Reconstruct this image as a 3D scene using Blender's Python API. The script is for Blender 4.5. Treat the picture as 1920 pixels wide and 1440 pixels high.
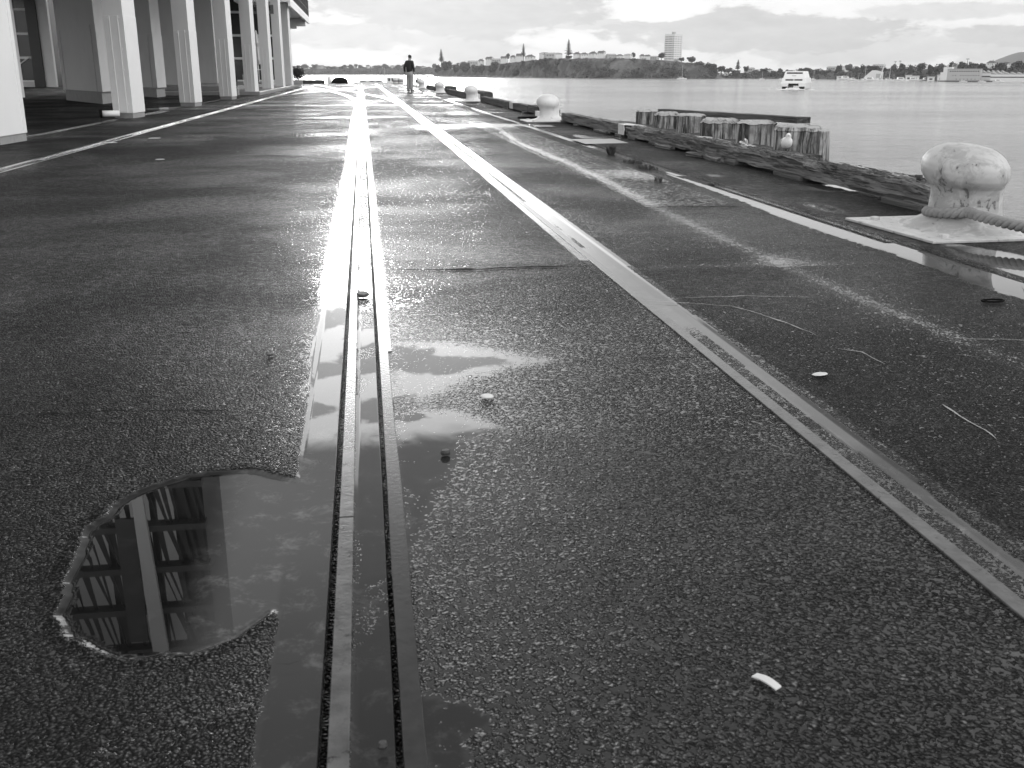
import bpy, bmesh, math, random
import numpy as np
from mathutils import Vector, Matrix, noise

for o in list(bpy.data.objects): bpy.data.objects.remove(o)
S = bpy.context.scene
COL = S.collection

# ------------------------------------------------------------------ camera
HC = 0.9
TH = math.radians(17.1966); PS = math.radians(8.1248)
cd = bpy.data.cameras.new('camera'); cam = bpy.data.objects.new('camera', cd); COL.objects.link(cam)
cd.sensor_width = 36; cd.lens = 36*1887/1920; cd.clip_start = 0.05; cd.clip_end = 12000
cam.location = (0, 0, HC); cam.rotation_euler = (math.pi/2-TH, 0, -PS)
S.camera = cam
cd.dof.use_dof = True; cd.dof.focus_distance = 8; cd.dof.aperture_fstop = 14

# ------------------------------------------------------------------ exposure
S.view_settings.view_transform = 'Standard'; S.view_settings.look = 'None'
S.view_settings.gamma = 1; S.view_settings.exposure = 0.0
S.cycles.volume_bounces = 0; S.cycles.max_bounces = 4; S.cycles.glossy_bounces = 3; S.cycles.diffuse_bounces = 2; S.cycles.transmission_bounces = 1
S.cycles.sample_clamp_indirect = 8

# ------------------------------------------------------------------ sun
SUN_EL, SUN_AZ = 6.4, 0.4        # azimuth from +Y towards +X
sd = bpy.data.lights.new('sun', 'SUN'); sd.energy = .5; sd.angle = math.radians(13); sd.color = (1, 1, 1)
so = bpy.data.objects.new('sun', sd); COL.objects.link(so)
sv = Vector((math.sin(math.radians(SUN_AZ))*math.cos(math.radians(SUN_EL)), math.cos(math.radians(SUN_AZ))*math.cos(math.radians(SUN_EL)), math.sin(math.radians(SUN_EL))))
so.rotation_euler = (-sv).to_track_quat('-Z', 'Y').to_euler(); so.location = sv*60

# ------------------------------------------------------------------ node helpers
class NT:
    def __init__(s, tree): s.t = tree; s.n = tree.nodes; s.l = tree.links
    def put(s, sock, v):
        if v is None: return
        if isinstance(v, bpy.types.NodeSocket): s.l.new(v, sock)
        elif isinstance(v, (int, float)) and hasattr(sock.default_value, '__len__'):
            k = len(sock.default_value); sock.default_value = ([v]*3+[1])[:k] if k == 4 else [v]*k
        else: sock.default_value = v
    def m(s, op, a, b=None, c=None, clamp=False):
        n = s.n.new('ShaderNodeMath'); n.operation = op; n.use_clamp = clamp
        for i, v in enumerate((a, b, c)): s.put(n.inputs[i], v)
        return n.outputs[0]
    def v(s, op, a, b=None, out=0):
        n = s.n.new('ShaderNodeVectorMath'); n.operation = op
        s.put(n.inputs[0], a); 
        if b is not None: s.put(n.inputs[1], b)
        return n.outputs[out]
    def sep(s, a):
        n = s.n.new('ShaderNodeSeparateXYZ'); s.put(n.inputs[0], a); return n.outputs
    def comb(s, x, y, z):
        n = s.n.new('ShaderNodeCombineXYZ')
        for i, v in enumerate((x, y, z)): s.put(n.inputs[i], v)
        return n.outputs[0]
    def noise(s, vec, scale, detail=3, rough=.55, dist=0):
        n = s.n.new('ShaderNodeTexNoise'); s.put(n.inputs['Vector'], vec); n.inputs['Scale'].default_value = scale
        n.inputs['Detail'].default_value = detail; n.inputs['Roughness'].default_value = rough; n.inputs['Distortion'].default_value = dist
        return n.outputs[0]
    def voro(s, vec, scale, feature='F1', rnd=1.0):
        n = s.n.new('ShaderNodeTexVoronoi'); n.feature = feature; s.put(n.inputs['Vector'], vec); n.inputs['Scale'].default_value = scale
        n.inputs['Randomness'].default_value = rnd
        return n
    def ss(s, a, lo, hi, o0=0., o1=1.):
        n = s.n.new('ShaderNodeMapRange'); n.interpolation_type = 'SMOOTHSTEP'
        s.put(n.inputs[0], a); s.put(n.inputs[1], lo); s.put(n.inputs[2], hi); s.put(n.inputs[3], o0); s.put(n.inputs[4], o1)
        return n.outputs[0]
    def mix(s, f, a, b):
        n = s.n.new('ShaderNodeMix'); n.data_type = 'FLOAT'
        s.put(n.inputs[0], f); s.put(n.inputs[2], a); s.put(n.inputs[3], b); return n.outputs[0]
    def attr(s, name):
        n = s.n.new('ShaderNodeAttribute'); n.attribute_name = name; return n.outputs['Fac']
    def bump(s, h, dist, strength=1.0, normal=None):
        n = s.n.new('ShaderNodeBump'); s.put(n.inputs['Height'], h); n.inputs['Distance'].default_value = dist
        n.inputs['Strength'].default_value = strength
        if normal is not None: s.put(n.inputs['Normal'], normal)
        return n.outputs[0]

# ------------------------------------------------------------------ world: broken cloud around a veiled low sun
W = bpy.data.worlds.new('World'); S.world = W; W.use_nodes = True
k = NT(W.node_tree); k.n.clear()
out = k.n.new('ShaderNodeOutputWorld'); bg = k.n.new('ShaderNodeBackground'); k.l.new(bg.outputs[0], out.inputs[0])
bg.inputs['Strength'].default_value = 0.1
sky = k.n.new('ShaderNodeTexSky'); sky.sky_type = 'NISHITA'; sky.sun_disc = False
sky.sun_elevation = math.radians(SUN_EL); sky.sun_rotation = math.radians(SUN_AZ)
bw = k.n.new('ShaderNodeRGBToBW'); k.l.new(sky.outputs[0], bw.inputs[0])
tc = k.n.new('ShaderNodeTexCoord'); d = k.v('NORMALIZE', tc.outputs['Generated'])
dx, dy, dz = k.sep(d)[:3]
el = k.m('MULTIPLY', k.m('ARCSINE', dz), 57.2958)
az = k.m('MULTIPLY', k.m('ARCTAN2', dx, dy), 57.2958)
zc = k.m('ADD', k.m('MAXIMUM', dz, 0.0), 0.11)
cp = k.comb(k.m('DIVIDE', dx, zc), k.m('DIVIDE', dy, zc), k.m('MULTIPLY', el, 0.05))
n1 = k.noise(cp, 0.62, 6, .55, .25)
n2 = k.noise(k.comb(k.m('MULTIPLY', az, .22), k.m('MULTIPLY', el, .62), 3.1), 1.0, 5, .55, .4)
n3 = k.noise(k.comb(k.m('MULTIPLY', az, .07), k.m('MULTIPLY', el, .17), 9.1), 1.0, 3, .5, .3)
n5 = k.noise(k.comb(k.m('MULTIPLY', az, .75), k.m('MULTIPLY', el, 2.1), 5.1), 1.0, 6, .62, .3)
def blob(a0, e0, ra, re, w=1.0, edge=.45):
    """soft cloud mass centred at azimuth a0, elevation e0 (degrees)"""
    u = k.m('DIVIDE', k.m('SUBTRACT', az, a0), ra); v = k.m('DIVIDE', k.m('SUBTRACT', el, e0), re)
    r = k.m('SQRT', k.m('ADD', k.m('MULTIPLY', u, u), k.m('MULTIPLY', v, v)))
    r = k.m('ADD', k.m('ADD', r, k.m('MULTIPLY', k.m('SUBTRACT', n2, .5), 1.7)), k.m('MULTIPLY', k.m('SUBTRACT', n5, .5), 1.1))
    return k.ss(r, 1+edge*.5, 1-edge*.5, 0., w)
def mx(*a):
    r = a[0]
    for b in a[1:]: r = k.m('MAXIMUM', r, b)
    return r
# low band (seen directly): grey masses against bright haze
low = mx(blob(-.5, 1.9, 4.2, .75, .8), blob(5.5, 3.6, 8.2, 1.9, .95), blob(5, 1.6, 3.0, 1.2, .75), blob(20.5, 2.0, 7.5, 1.1, .85, .3), blob(27, 1.2, 9, .9, .6), blob(16.4, 1.35, .9, .5, .6, .3), blob(11.5, 2.5, 2.6, .35, .7, .3), blob(35.5, 1.7, 7, .5, .8), blob(30, 2.9, 5, .35, .5), blob(-22, 3, 9, 2.6, .7))
lowrad = k.m('ADD', k.m('SUBTRACT', .99, k.m('MULTIPLY', low, .36)), k.m('ADD', k.m('MULTIPLY', k.m('SUBTRACT', n2, .5), .22), k.m('MULTIPLY', k.m('SUBTRACT', n5, .5), .18)))
# mid band: reflected in the puddles
midc = mx(blob(-3.6, 13.2, 1.6, .75, .95, .3), blob(-.8, 13.0, 1.6, .6, .9, .3), blob(-3.2, 16.1, 2.2, .5, .9, .3), blob(.4, 15.6, 2.8, .9, 1., .3), blob(4.4, 16.1, 3.6, .5, .95, .3), blob(-4.2, 18.3, 2.0, .45, .95, .3), blob(.6, 18.5, 2.3, .7, 1., .3), blob(-5, 20.4, 1.0, .4, .6, .3))
midrad = k.mix(midc, 3.2, 1.15)
midrad = k.m('ADD', midrad, k.m('MULTIPLY', k.m('SUBTRACT', n1, .5), 1.1))
nearsun = k.ss(k.m('ABSOLUTE', az), 15, 4)
midrad = k.mix(nearsun, k.m('ADD', 1.15, k.m('MULTIPLY', k.m('SUBTRACT', n1, .5), 1.4)), midrad)
# high deck: grey overcast with some structure
side = k.m('MULTIPLY', k.m('MULTIPLY', k.ss(az, 22, 60), k.ss(az, 150, 110)), k.ss(el, 70, 25))
high = k.m('ADD', k.m('ADD', k.mix(k.ss(n1, .42, .62), .80, 1.1), k.m('MULTIPLY', side, 1.9)), k.m('MULTIPLY', k.m('SUBTRACT', n3, .5), .5))
back = k.m('MULTIPLY', k.ss(k.m('ABSOLUTE', az), 105, 150), k.ss(el, 1, 14))  # extra sky brightness added behind the viewer to lift walls and pillar fronts
high = k.m('MULTIPLY', high, k.mix(k.m('MULTIPLY', k.ss(k.m('ABSOLUTE', az), 95, 45), k.ss(el, 75, 50)), 1.0, .58))  # deck dimmed ahead so the near asphalt reflects less
f1 = k.ss(el, 4.0, 5.8); f2 = k.ss(k.m('ADD', el, k.m('MULTIPLY', k.m('SUBTRACT', n2, .5), 3.0)), 19.4, 20.8)
rad = k.mix(f1, lowrad, midrad); rad = k.mix(f2, rad, high); rad = k.m('ADD', rad, k.m('MULTIPLY', back, .75))
# aureole of the veiled sun
sunv = k.v('DOT_PRODUCT', d, tuple(sv), out=1)
ang = k.m('MULTIPLY', k.m('ARCCOSINE', k.m('MINIMUM', sunv, .99999)), 57.2958)
g1 = k.m('EXPONENT', k.m('MULTIPLY', k.m('MULTIPLY', ang, ang), -1/(2*4.4**2)))
rad = k.m('ADD', rad, k.m('MULTIPLY', k.m('MULTIPLY', g1, 3.5), k.ss(el, 3.9, 6.2)))
rad = k.m('MAXIMUM', rad, .05)
rad = k.mix(k.ss(el, -.5, -3), rad, .35)
# the clear-sky part shows faintly through the deck
skyv = k.m('MULTIPLY', bw.outputs[0], 0.06)
final = k.m('ADD', k.m('MULTIPLY', rad, 10*.97), skyv)
k.l.new(final, bg.inputs['Color'])

# ------------------------------------------------------------------ materials
def newmat(name):
    m = bpy.data.materials.new(name); m.use_nodes = True
    k = NT(m.node_tree); b = k.n['Principled BSDF']; return m, k, b
def simple(name, c, rough=.6, var=.25, scale=3., metal=0., bump=0., bscale=20, spec=.5, dirt=0., stretch=(1, 1, 1), coords='Object'):
    m, k, b = newmat(name)
    tc = k.n.new('ShaderNodeTexCoord'); vec = k.v('MULTIPLY', tc.outputs[coords], stretch)
    n = k.noise(vec, scale, 5, .6)
    col = k.m('MULTIPLY', c, k.m('ADD', 1-var, k.m('MULTIPLY', n, 2*var)))
    if dirt:
        dn = k.noise(vec, scale*2.7, 6, .7, .6)
        col = k.mix(k.ss(dn, .56, .7, 0., dirt), col, c*.22)
    k.put(b.inputs['Base Color'], col); b.inputs['Roughness'].default_value = rough; b.inputs['Metallic'].default_value = metal
    b.inputs['Specular IOR Level'].default_value = spec
    if bump: k.put(b.inputs['Normal'], k.bump(k.noise(vec, bscale, 4, .6), bump))
    return m

# --- wet asphalt with water standing between and over the stones
def ground_mat():
    m, k, b = newmat('wet_asphalt')
    g = k.n.new('ShaderNodeNewGeometry'); P = g.outputs['Position']
    wet, tone, stone = k.attr('wet'), k.attr('tone'), k.attr('stone')
    warp = k.v('ADD', P, k.v('SCALE', k.comb(k.noise(P, 60, 2), k.noise(k.v('ADD', P, (7, 3, 1)), 60, 2), 0), None))
    vs = k.n.new('ShaderNodeVectorMath'); vs.operation = 'SCALE'
    dn = k.n.new('ShaderNodeTexNoise'); k.put(dn.inputs['Vector'], P); dn.inputs['Scale'].default_value = 55; dn.inputs['Detail'].default_value = 2
    k.put(vs.inputs[0], dn.outputs['Color']); vs.inputs['Scale'].default_value = .012
    P2 = k.v('ADD', P, vs.outputs[0])
    v1 = k.voro(P2, 145, 'SMOOTH_F1'); v1.inputs['Smoothness'].default_value = .35
    v2 = k.voro(P2, 190, 'F1')
    big = k.m('SUBTRACT', 1.0, k.m('MULTIPLY', v1.outputs['Distance'], 1.5))
    sml = k.m('SUBTRACT', 1.0, v2.outputs['Distance'])
    n = k.noise(P, 300, 3, .6); lf = k.noise(P, 22, 4, .6)
    mic = k.m('ADD', k.m('MULTIPLY', big, k.m('MULTIPLY', stone, .62)), k.m('MULTIPLY', sml, .28))
    v4 = k.voro(P2, 70, 'SMOOTH_F1'); v4.inputs['Smoothness'].default_value = .5
    mic = k.m('ADD', mic, k.m('MULTIPLY', k.m('SUBTRACT', .45, v4.outputs['Distance']), k.m('MULTIPLY', k.m('MAXIMUM', k.m('SUBTRACT', stone, .9), 0), 3.2)))
    mic = k.m('ADD', mic, k.m('MULTIPLY', n, .16)); mic = k.m('ADD', mic, k.m('MULTIPLY', k.m('SUBTRACT', lf, .5), .85))
    wj = k.m('ADD', wet, k.m('MULTIPLY', k.m('SUBTRACT', k.noise(P, 3.5, 3, .5), .5), .14))
    diff = k.m('SUBTRACT', wj, mic)
    flood = k.ss(diff, -.05, .06)
    hgt = k.mix(flood, k.m('MINIMUM', mic, 1.15), k.m('ADD', .80, k.m('MULTIPLY', wj, .02)))
    nrm = k.bump(hgt, .0105, 1.0)
    cell = k.sep(v2.outputs['Color'])[0]
    fleck = k.ss(cell, .82, .99, 0., .06)
    lt = k.noise(P, .9, 5, .6)
    cav = k.ss(mic, .25, 1.05, .2, 1.9)  # crevice shade and grit put into the colour, stone tops paler
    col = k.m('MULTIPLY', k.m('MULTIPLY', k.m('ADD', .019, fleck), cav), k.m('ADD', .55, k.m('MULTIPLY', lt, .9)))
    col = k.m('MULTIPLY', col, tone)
    silt = k.ss(k.noise(P, 13, 8, .78, .3), .50, .72, .028, .075)
    colw = k.m('MULTIPLY', silt, tone)
    py_ = k.sep(P)[1]
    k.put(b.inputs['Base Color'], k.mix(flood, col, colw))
    damp = k.ss(k.noise(P, .55, 5, .6, .4), .38, .66)
    rd = k.mix(damp, .36, .24)
    rd = k.m('ADD', rd, k.m('MULTIPLY', k.noise(P, 120, 2), .1))
    k.put(b.inputs['Roughness'], k.mix(flood, rd, k.ss(py_, 3.5, 12, .012, .11)))
    k.put(b.inputs['Normal'], nrm); b.inputs['IOR'].default_value = 1.36
    # stones partly wet; gloss is cut in crevices and far off to imitate self-shading
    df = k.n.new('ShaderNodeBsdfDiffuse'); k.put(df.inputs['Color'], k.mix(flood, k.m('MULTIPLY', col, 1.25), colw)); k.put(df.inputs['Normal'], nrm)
    mxn = k.n.new('ShaderNodeMixShader'); film_shade = k.m('MULTIPLY', k.mix(damp, .5, .75), k.m('ADD', k.ss(py_, 1.6, 4.5, .9, 1.5), k.ss(py_, 6, 18, 0, -.65)))
    film_shade = k.m('MULTIPLY', film_shade, k.ss(mic, .1, .95, .25, 1.15))
    film_shade = k.m('ADD', film_shade, k.m('MULTIPLY', k.m('MAXIMUM', wj, 0), .4), clamp=True)
    k.put(mxn.inputs[0], k.mix(flood, film_shade, 1.)); k.l.new(df.outputs[0], mxn.inputs[1]); k.l.new(b.outputs[0], mxn.inputs[2])
    k.l.new(mxn.outputs[0], k.n['Material Output'].inputs['Surface'])
    return m

def water_mat():
    m, k, b = newmat('harbour_water')
    g = k.n.new('ShaderNodeNewGeometry'); P = g.outputs['Position']
    a = k.noise(k.v('MULTIPLY', P, (.55, 1.0, 1)), 1.5, 4, .6, .3)
    c = k.noise(k.v('MULTIPLY', P, (.5, 1.0, 1)), .22, 3, .55)
    e = k.noise(k.v('MULTIPLY', P, (.35, 1.0, 1)), .02, 3, .55)
    h = k.m('ADD', k.m('MULTIPLY', a, .5), k.m('MULTIPLY', c, 1.2))
    cal = k.ss(e, .35, .68, .35, 1.)
    n = k.n.new('ShaderNodeBump'); k.put(n.inputs['Height'], h); n.inputs['Distance'].default_value = 1.1; k.put(n.inputs['Strength'], cal)
    k.put(b.inputs['Normal'], n.outputs[0])
    k.put(b.inputs['Base Color'], k.mix(e, .16, .26)); b.inputs['Roughness'].default_value = .12; b.inputs['IOR'].default_value = 1.33
    return m

def wood_mat(name, c, rot=.5, scale=1., lichen=0.):
    """grain runs along local Y for beams"""
    m, k, b = newmat(name)
    tc = k.n.new('ShaderNodeTexCoord'); O = tc.outputs['Object']
    gr = k.noise(k.v('MULTIPLY', O, (26*scale, 1.6*scale, 26*scale)), 1.6, 6, .65, .5)
    cr = k.noise(k.v('MULTIPLY', O, (40*scale, 1.1*scale, 40*scale)), 1.0, 3, .7, 1.0)
    crack = k.ss(cr, .5, .38)
    col = k.m('MULTIPLY', c, k.m('ADD', .35, k.m('MULTIPLY', gr, 1.4)))
    col = k.mix(k.m('MULTIPLY', crack, .8), col, c*.12)
    if lichen:
        ln = k.noise(O, 14, 6, .75, .5); nz = k.sep(k.n.new('ShaderNodeNewGeometry').outputs['Normal'])[2]
        f = k.m('MULTIPLY', k.ss(ln, .52, .68), k.ss(nz, .1, .9))
        col = k.mix(k.m('MULTIPLY', f, lichen), col, .34)
    k.put(b.inputs['Base Color'], col); b.inputs['Roughness'].default_value = .75
    h = k.m('SUBTRACT', gr, k.m('MULTIPLY', crack, .9))
    k.put(b.inputs['Normal'], k.bump(h, .014*rot+.004))
    return m

def pile_mat():
    m, k, b = newmat('weathered_pile')
    tc = k.n.new('ShaderNodeTexCoord'); O = tc.outputs['Object']
    st = k.noise(k.v('MULTIPLY', O, (16, 16, 1.5)), 1.0, 6, .7, .6)
    fi = k.noise(k.v('MULTIPLY', O, (60, 60, 3)), 1.0, 4, .6, .3)
    bl = k.noise(O, 5, 4, .6)
    col = k.mix(k.ss(st, .42, .61), .022, .42)
    col = k.mix(k.ss(bl, .45, .65, 0, .7), col, .10)
    col = k.m('MULTIPLY', col, k.m('ADD', .55, k.m('MULTIPLY', fi, .9)))
    nz = k.sep(k.n.new('ShaderNodeNewGeometry').outputs['Normal'])[2]
    top = k.m('MULTIPLY', k.ss(nz, .3, .8), k.ss(k.noise(O, 11, 5, .7), .3, .5))
    col = k.mix(top, col, .42)
    k.put(b.inputs['Base Color'], col); b.inputs['Roughness'].default_value = .8
    k.put(b.inputs['Normal'], k.bump(k.m('ADD', st, k.m('MULTIPLY', fi, .5)), .022))
    return m

def bollard_mat():
    m, k, b = newmat('chipped_white_paint')
    tc = k.n.new('ShaderNodeTexCoord'); O = tc.outputs['Object']
    a = k.noise(O, 9, 9, .75, .5); c = k.noise(k.v('MULTIPLY', O, (1, 1, .5)), 19, 7, .75, .6); e = k.noise(O, 2.5, 3, .5)
    z = k.sep(O)[2]
    low = k.ss(z, .33, .16)
    col = k.m('MULTIPLY', .52, k.m('ADD', .66, k.m('MULTIPLY', e, .55)))
    grime_shade = k.ss(k.m('ADD', a, k.m('MULTIPLY', low, .07)), .45, .60, 0, .8)  # grime, weighted below the head to paint in the shade there
    col = k.mix(grime_shade, col, .30)
    chip = k.ss(k.m('ADD', k.m('ADD', k.m('MULTIPLY', c, .55), k.m('MULTIPLY', a, .5)), k.m('MULTIPLY', k.m('MULTIPLY', low, k.ss(z, .07, .15)), .05)), .612, .64)
    col = k.mix(k.m('MULTIPLY', chip, .8), col, .09)
    k.put(b.inputs['Base Color'], col); b.inputs['Roughness'].default_value = .48
    k.put(b.inputs['Normal'], k.bump(k.m('SUBTRACT', k.m('MULTIPLY', c, .5), chip), .0022))
    return m

def foliage_mat(name, c):
    m, k, b = newmat(name)
    g = k.n.new('ShaderNodeNewGeometry'); r = g.outputs['Random Per Island']
    oi = k.n.new('ShaderNodeObjectInfo')
    col = k.m('MULTIPLY', c, k.m('ADD', .45, k.m('MULTIPLY', r, 1.1)))
    col = k.m('MULTIPLY', col, k.m('ADD', .75, k.m('MULTIPLY', oi.outputs['Random'], .5)))
    k.put(b.inputs['Base Color'], col); b.inputs['Roughness'].default_value = .7; b.inputs['Specular IOR Level'].default_value = .25
    return m

def land_mat(name, lo, hi, scale):
    m, k, b = newmat(name)
    g = k.n.new('ShaderNodeNewGeometry'); P = g.outputs['Position']
    n = k.noise(P, scale, 6, .65, .4); n2 = k.noise(k.v('MULTIPLY', P, (1, 1, .4)), scale*.25, 4, .6, .5)
    col = k.mix(k.ss(n, .38, .66), lo, hi); col = k.mix(k.ss(n2, .58, .72, 0, .65), col, .24)
    k.put(b.inputs['Base Color'], col); b.inputs['Roughness'].default_value = .9
    k.put(b.inputs['Normal'], k.bump(n, 1.2))
    return m

M = {}
M['ground'] = ground_mat(); M['water'] = water_mat()
M['timber'] = wood_mat('rotten_timber', .16, 1.3, 1., .55); M['timber_dark'] = wood_mat('dark_timber', .075, .6, 1., .15)
M['pile'] = pile_mat(); M['bollard'] = bollard_mat()
M['bollard_far'] = simple('white_bollard_paint', .62, .5, .25, 5, dirt=.5)
M['plate'] = simple('worn_white_plate', .50, .45, .35, 6, bump=.004, bscale=30, dirt=.7, stretch=(2, 1, 1))
M['whitemark'] = simple('flaking_white_paint', .62, .6, .2, 9, dirt=.8)
M['wall'] = simple('painted_panel', .88, .5, .07, 1.3, bump=.001, bscale=160, dirt=.05)
M['wall2'] = simple('painted_pier', .66, .6, .1, .8, bump=.001, bscale=120, dirt=.08)
M['plinth'] = simple('concrete_plinth', .33, .75, .25, 4, bump=.003, bscale=60, dirt=.25)
M['soffit'] = simple('soffit', .45, .7, .1, 1)
M['dark'] = simple('dark_interior', .02, .5, .3, 1)
M['glass'] = simple('dark_glass', .025, .12, .4, .6, spec=.6)
M['mullion'] = simple('white_mullion', .85, .5, .05, 1)
M['steel'] = simple('worn_rail_steel', .085, .18, .95, 16, metal=.0, bump=.0007, bscale=110, dirt=.9, coords='Object')
M['guard'] = simple('wet_rail_guard', .030, .18, .6, 30, bump=.0004, bscale=70, dirt=.4)
for q in ('steel', 'guard'): M[q].node_tree.nodes['Principled BSDF'].inputs['IOR'].default_value = 1.34
M['gap'] = simple('black_gap', .006, .9, .2, 5, spec=.1)
M['mortar'] = simple('pale_mortar', .30, .5, .35, 30, bump=.002, bscale=60)
M['rope'] = simple('grey_rope_fibre', .25, .85, .35, 30, bump=.004, bscale=120, stretch=(1, 1, 1))
M['curb'] = simple('wet_curb', .2, .35, .3, 3, bump=.003, bscale=30)
M['rust'] = simple('rusty_iron', .05, .6, .5, 20, bump=.003, bscale=60)
M['leafbit'] = simple('pale_litter', .55, .6, .15, 40)
M['deb'] = simple('dark_debris', .03, .6, .4, 30, bump=.003, bscale=60)
M['weed'] = foliage_mat('weed_green', .045)
M['fol'] = foliage_mat('foliage', .055); M['fol2'] = foliage_mat('foliage_pale', .10); M['pine'] = foliage_mat('pine_foliage', .045)
M['trunk'] = simple('bark', .09, .9, .3, 3)
M['hullw'] = simple('white_hull', .8, .35, .05, 1); M['roofd'] = simple('dark_roof', .10, .7, .2, 2); M['roofl'] = simple('pale_roof', .35, .6, .2, 2)
M['housew'] = simple('white_weatherboard', .75, .7, .08, 1); M['houseg'] = simple('grey_render', .45, .7, .1, 1)
M['win'] = simple('window_pane', .04, .2, .3, 1)
M['winlit'] = simple('pale_window_pane', .2, .3, .3, 1)
M['skin'] = simple('skin', .32, .5, .1, 8); M['hair'] = simple('dark_hair', .02, .6, .3, 60)
M['jacket'] = simple('black_jacket', .018, .75, .3, 12, bump=.01, bscale=9); M['trouser'] = simple('grey_trousers', .36, .8, .12, 10, bump=.02, bscale=6)
M['shoe'] = simple('dark_shoe', .03, .5, .2, 10)
M['gullw'] = simple('white_plumage', .75, .6, .06, 20); M['gullg'] = simple('grey_plumage', .42, .6, .1, 20); M['beak'] = simple('dark_beak', .1, .4, .1, 20)
M['cliff'] = land_mat('cliff_scrubland', .05, .15, .10); M['shore'] = land_mat('shore_land', .035, .07, .05)
M['hill'] = simple('far_hill', .12, .9, .2, .01)
M['canvas'] = simple('pale_canvas', .6, .8, .1, 5); M['foam'] = simple('white_wake', .75, .8, .2, 1)
M['facade'] = simple('dark_cladding', .03, .3, .5, .5); M['slab'] = simple('grey_slab_edge', .10, .6, .2, 1); M['louvre'] = simple('pale_louvre', .55, .6, .2, .4)
M['concrete'] = simple('deck_concrete', .25, .7, .2, 1)

# ------------------------------------------------------------------ mesh helpers
class MB:
    def __init__(s): s.v = []; s.f = []
    def add(s, vs, fs):
        o = len(s.v); s.v += [tuple(p) for p in vs]; s.f += [tuple(i+o for i in q) for q in fs]; return s
    def box(s, x0, y0, z0, x1, y1, z1):
        return s.add([(x0,y0,z0),(x1,y0,z0),(x1,y1,z0),(x0,y1,z0),(x0,y0,z1),(x1,y0,z1),(x1,y1,z1),(x0,y1,z1)],
                     [(0,3,2,1),(4,5,6,7),(0,1,5,4),(1,2,6,5),(2,3,7,6),(3,0,4,7)])
    def prism(s, pts, z0, z1, top=None):
        n = len(pts); top = top or pts
        ar = sum(pts[i][0]*pts[(i+1) % n][1]-pts[(i+1) % n][0]*pts[i][1] for i in range(n))
        if ar < 0: pts = pts[::-1]; top = top[::-1]
        return s.add([(p[0],p[1],z0) for p in pts]+[(p[0],p[1],z1) for p in top],
                     [tuple(range(n))[::-1], tuple(range(n, 2*n))]+[(i,(i+1) % n,(i+1) % n+n,i+n) for i in range(n)])
    def beam(s, a, b, w, h=None):
        h = h or w; a, b = Vector(a), Vector(b); d = (b-a).normalized()
        u = Vector((0,0,1)) if abs(d.z) < .95 else Vector((1,0,0))
        x = d.cross(u).normalized()*w/2; y = x.cross(d).normalized()*h/2
        return s.add([a-x-y,a+x-y,a+x+y,a-x+y,b-x-y,b+x-y,b+x+y,b-x+y],[(0,1,2,3),(7,6,5,4),(0,4,5,1),(1,5,6,2),(2,6,7,3),(3,7,4,0)])
    def loops(s, L, caps=True):
        n = len(L[0]); o = len(s.v)
        for l in L: s.v += [tuple(p) for p in l]
        for i in range(len(L)-1):
            for j in range(n):
                s.f.append((o+i*n+j, o+i*n+(j+1) % n, o+(i+1)*n+(j+1) % n, o+(i+1)*n+j))
        if caps: s.f.append(tuple(o+j for j in range(n))[::-1]); s.f.append(tuple(o+(len(L)-1)*n+j for j in range(n)))
        return s
    def tube(s, path, r, n=8):
        path = [Vector(p) for p in path]; L = []; ref = None
        for i, p in enumerate(path):
            d = (path[min(i+1, len(path)-1)]-path[max(i-1, 0)]).normalized()
            if ref is None: ref = Vector((0,0,1)) if abs(d.z) < .9 else Vector((1,0,0))
            x = d.cross(ref).normalized(); ref = x.cross(d); rr = r[i] if isinstance(r, (list, tuple)) else r
            L.append([p+x*math.cos(a)*rr-ref*math.sin(a)*rr for a in [2*math.pi*j/n for j in range(n)]])
        return s.loops(L)
    def rings(s, R, n=24):
        """R: (z, cx, cy, rx, ry)"""
        return s.loops([[(cx+rx*math.cos(2*math.pi*j/n), cy+ry*math.sin(2*math.pi*j/n), z) for j in range(n)] for z, cx, cy, rx, ry in R])
    def ribbon(s, pts, w, z):
        pts = [Vector((p[0], p[1])) for p in pts]; o = len(s.v); n = len(pts)
        for i, p in enumerate(pts):
            d = (pts[min(i+1, n-1)]-pts[max(i-1, 0)]).normalized(); q = Vector((-d.y, d.x))
            ww = (w[i] if isinstance(w, list) else w)/2
            s.v += [(p.x-q.x*ww, p.y-q.y*ww, z), (p.x+q.x*ww, p.y+q.y*ww, z)]
        s.f += [(o+2*i, o+2*i+2, o+2*i+3, o+2*i+1) for i in range(n-1)]
        return s
    def build(s, name, mat, parent=None, smooth=False, bevel=0., **tags):
        me = bpy.data.meshes.new(name); me.from_pydata(s.v, [], s.f); me.update()
        if smooth: me.shade_smooth()
        me.materials.append(M[mat] if isinstance(mat, str) else mat)
        o = bpy.data.objects.new(name, me); COL.objects.link(o)
        if parent is not None: o.parent = parent
        if bevel:
            b = o.modifiers.new('bevel', 'BEVEL'); b.width = bevel; b.segments = 2; b.limit_method = 'ANGLE'
        tag(o, **tags); return o
def tag(o, label=None, cat=None, group=None, kind=None):
    if label: o['label'] = label
    if cat: o['category'] = cat
    if group: o['group'] = group
    if kind: o['kind'] = kind
    return o
def thing(name, loc=(0,0,0), rz=0., **t):
    o = bpy.data.objects.new(name, None); COL.objects.link(o); o.location = loc; o.rotation_euler = (0,0,rz); o.empty_display_size = .2
    return tag(o, **t)
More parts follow.
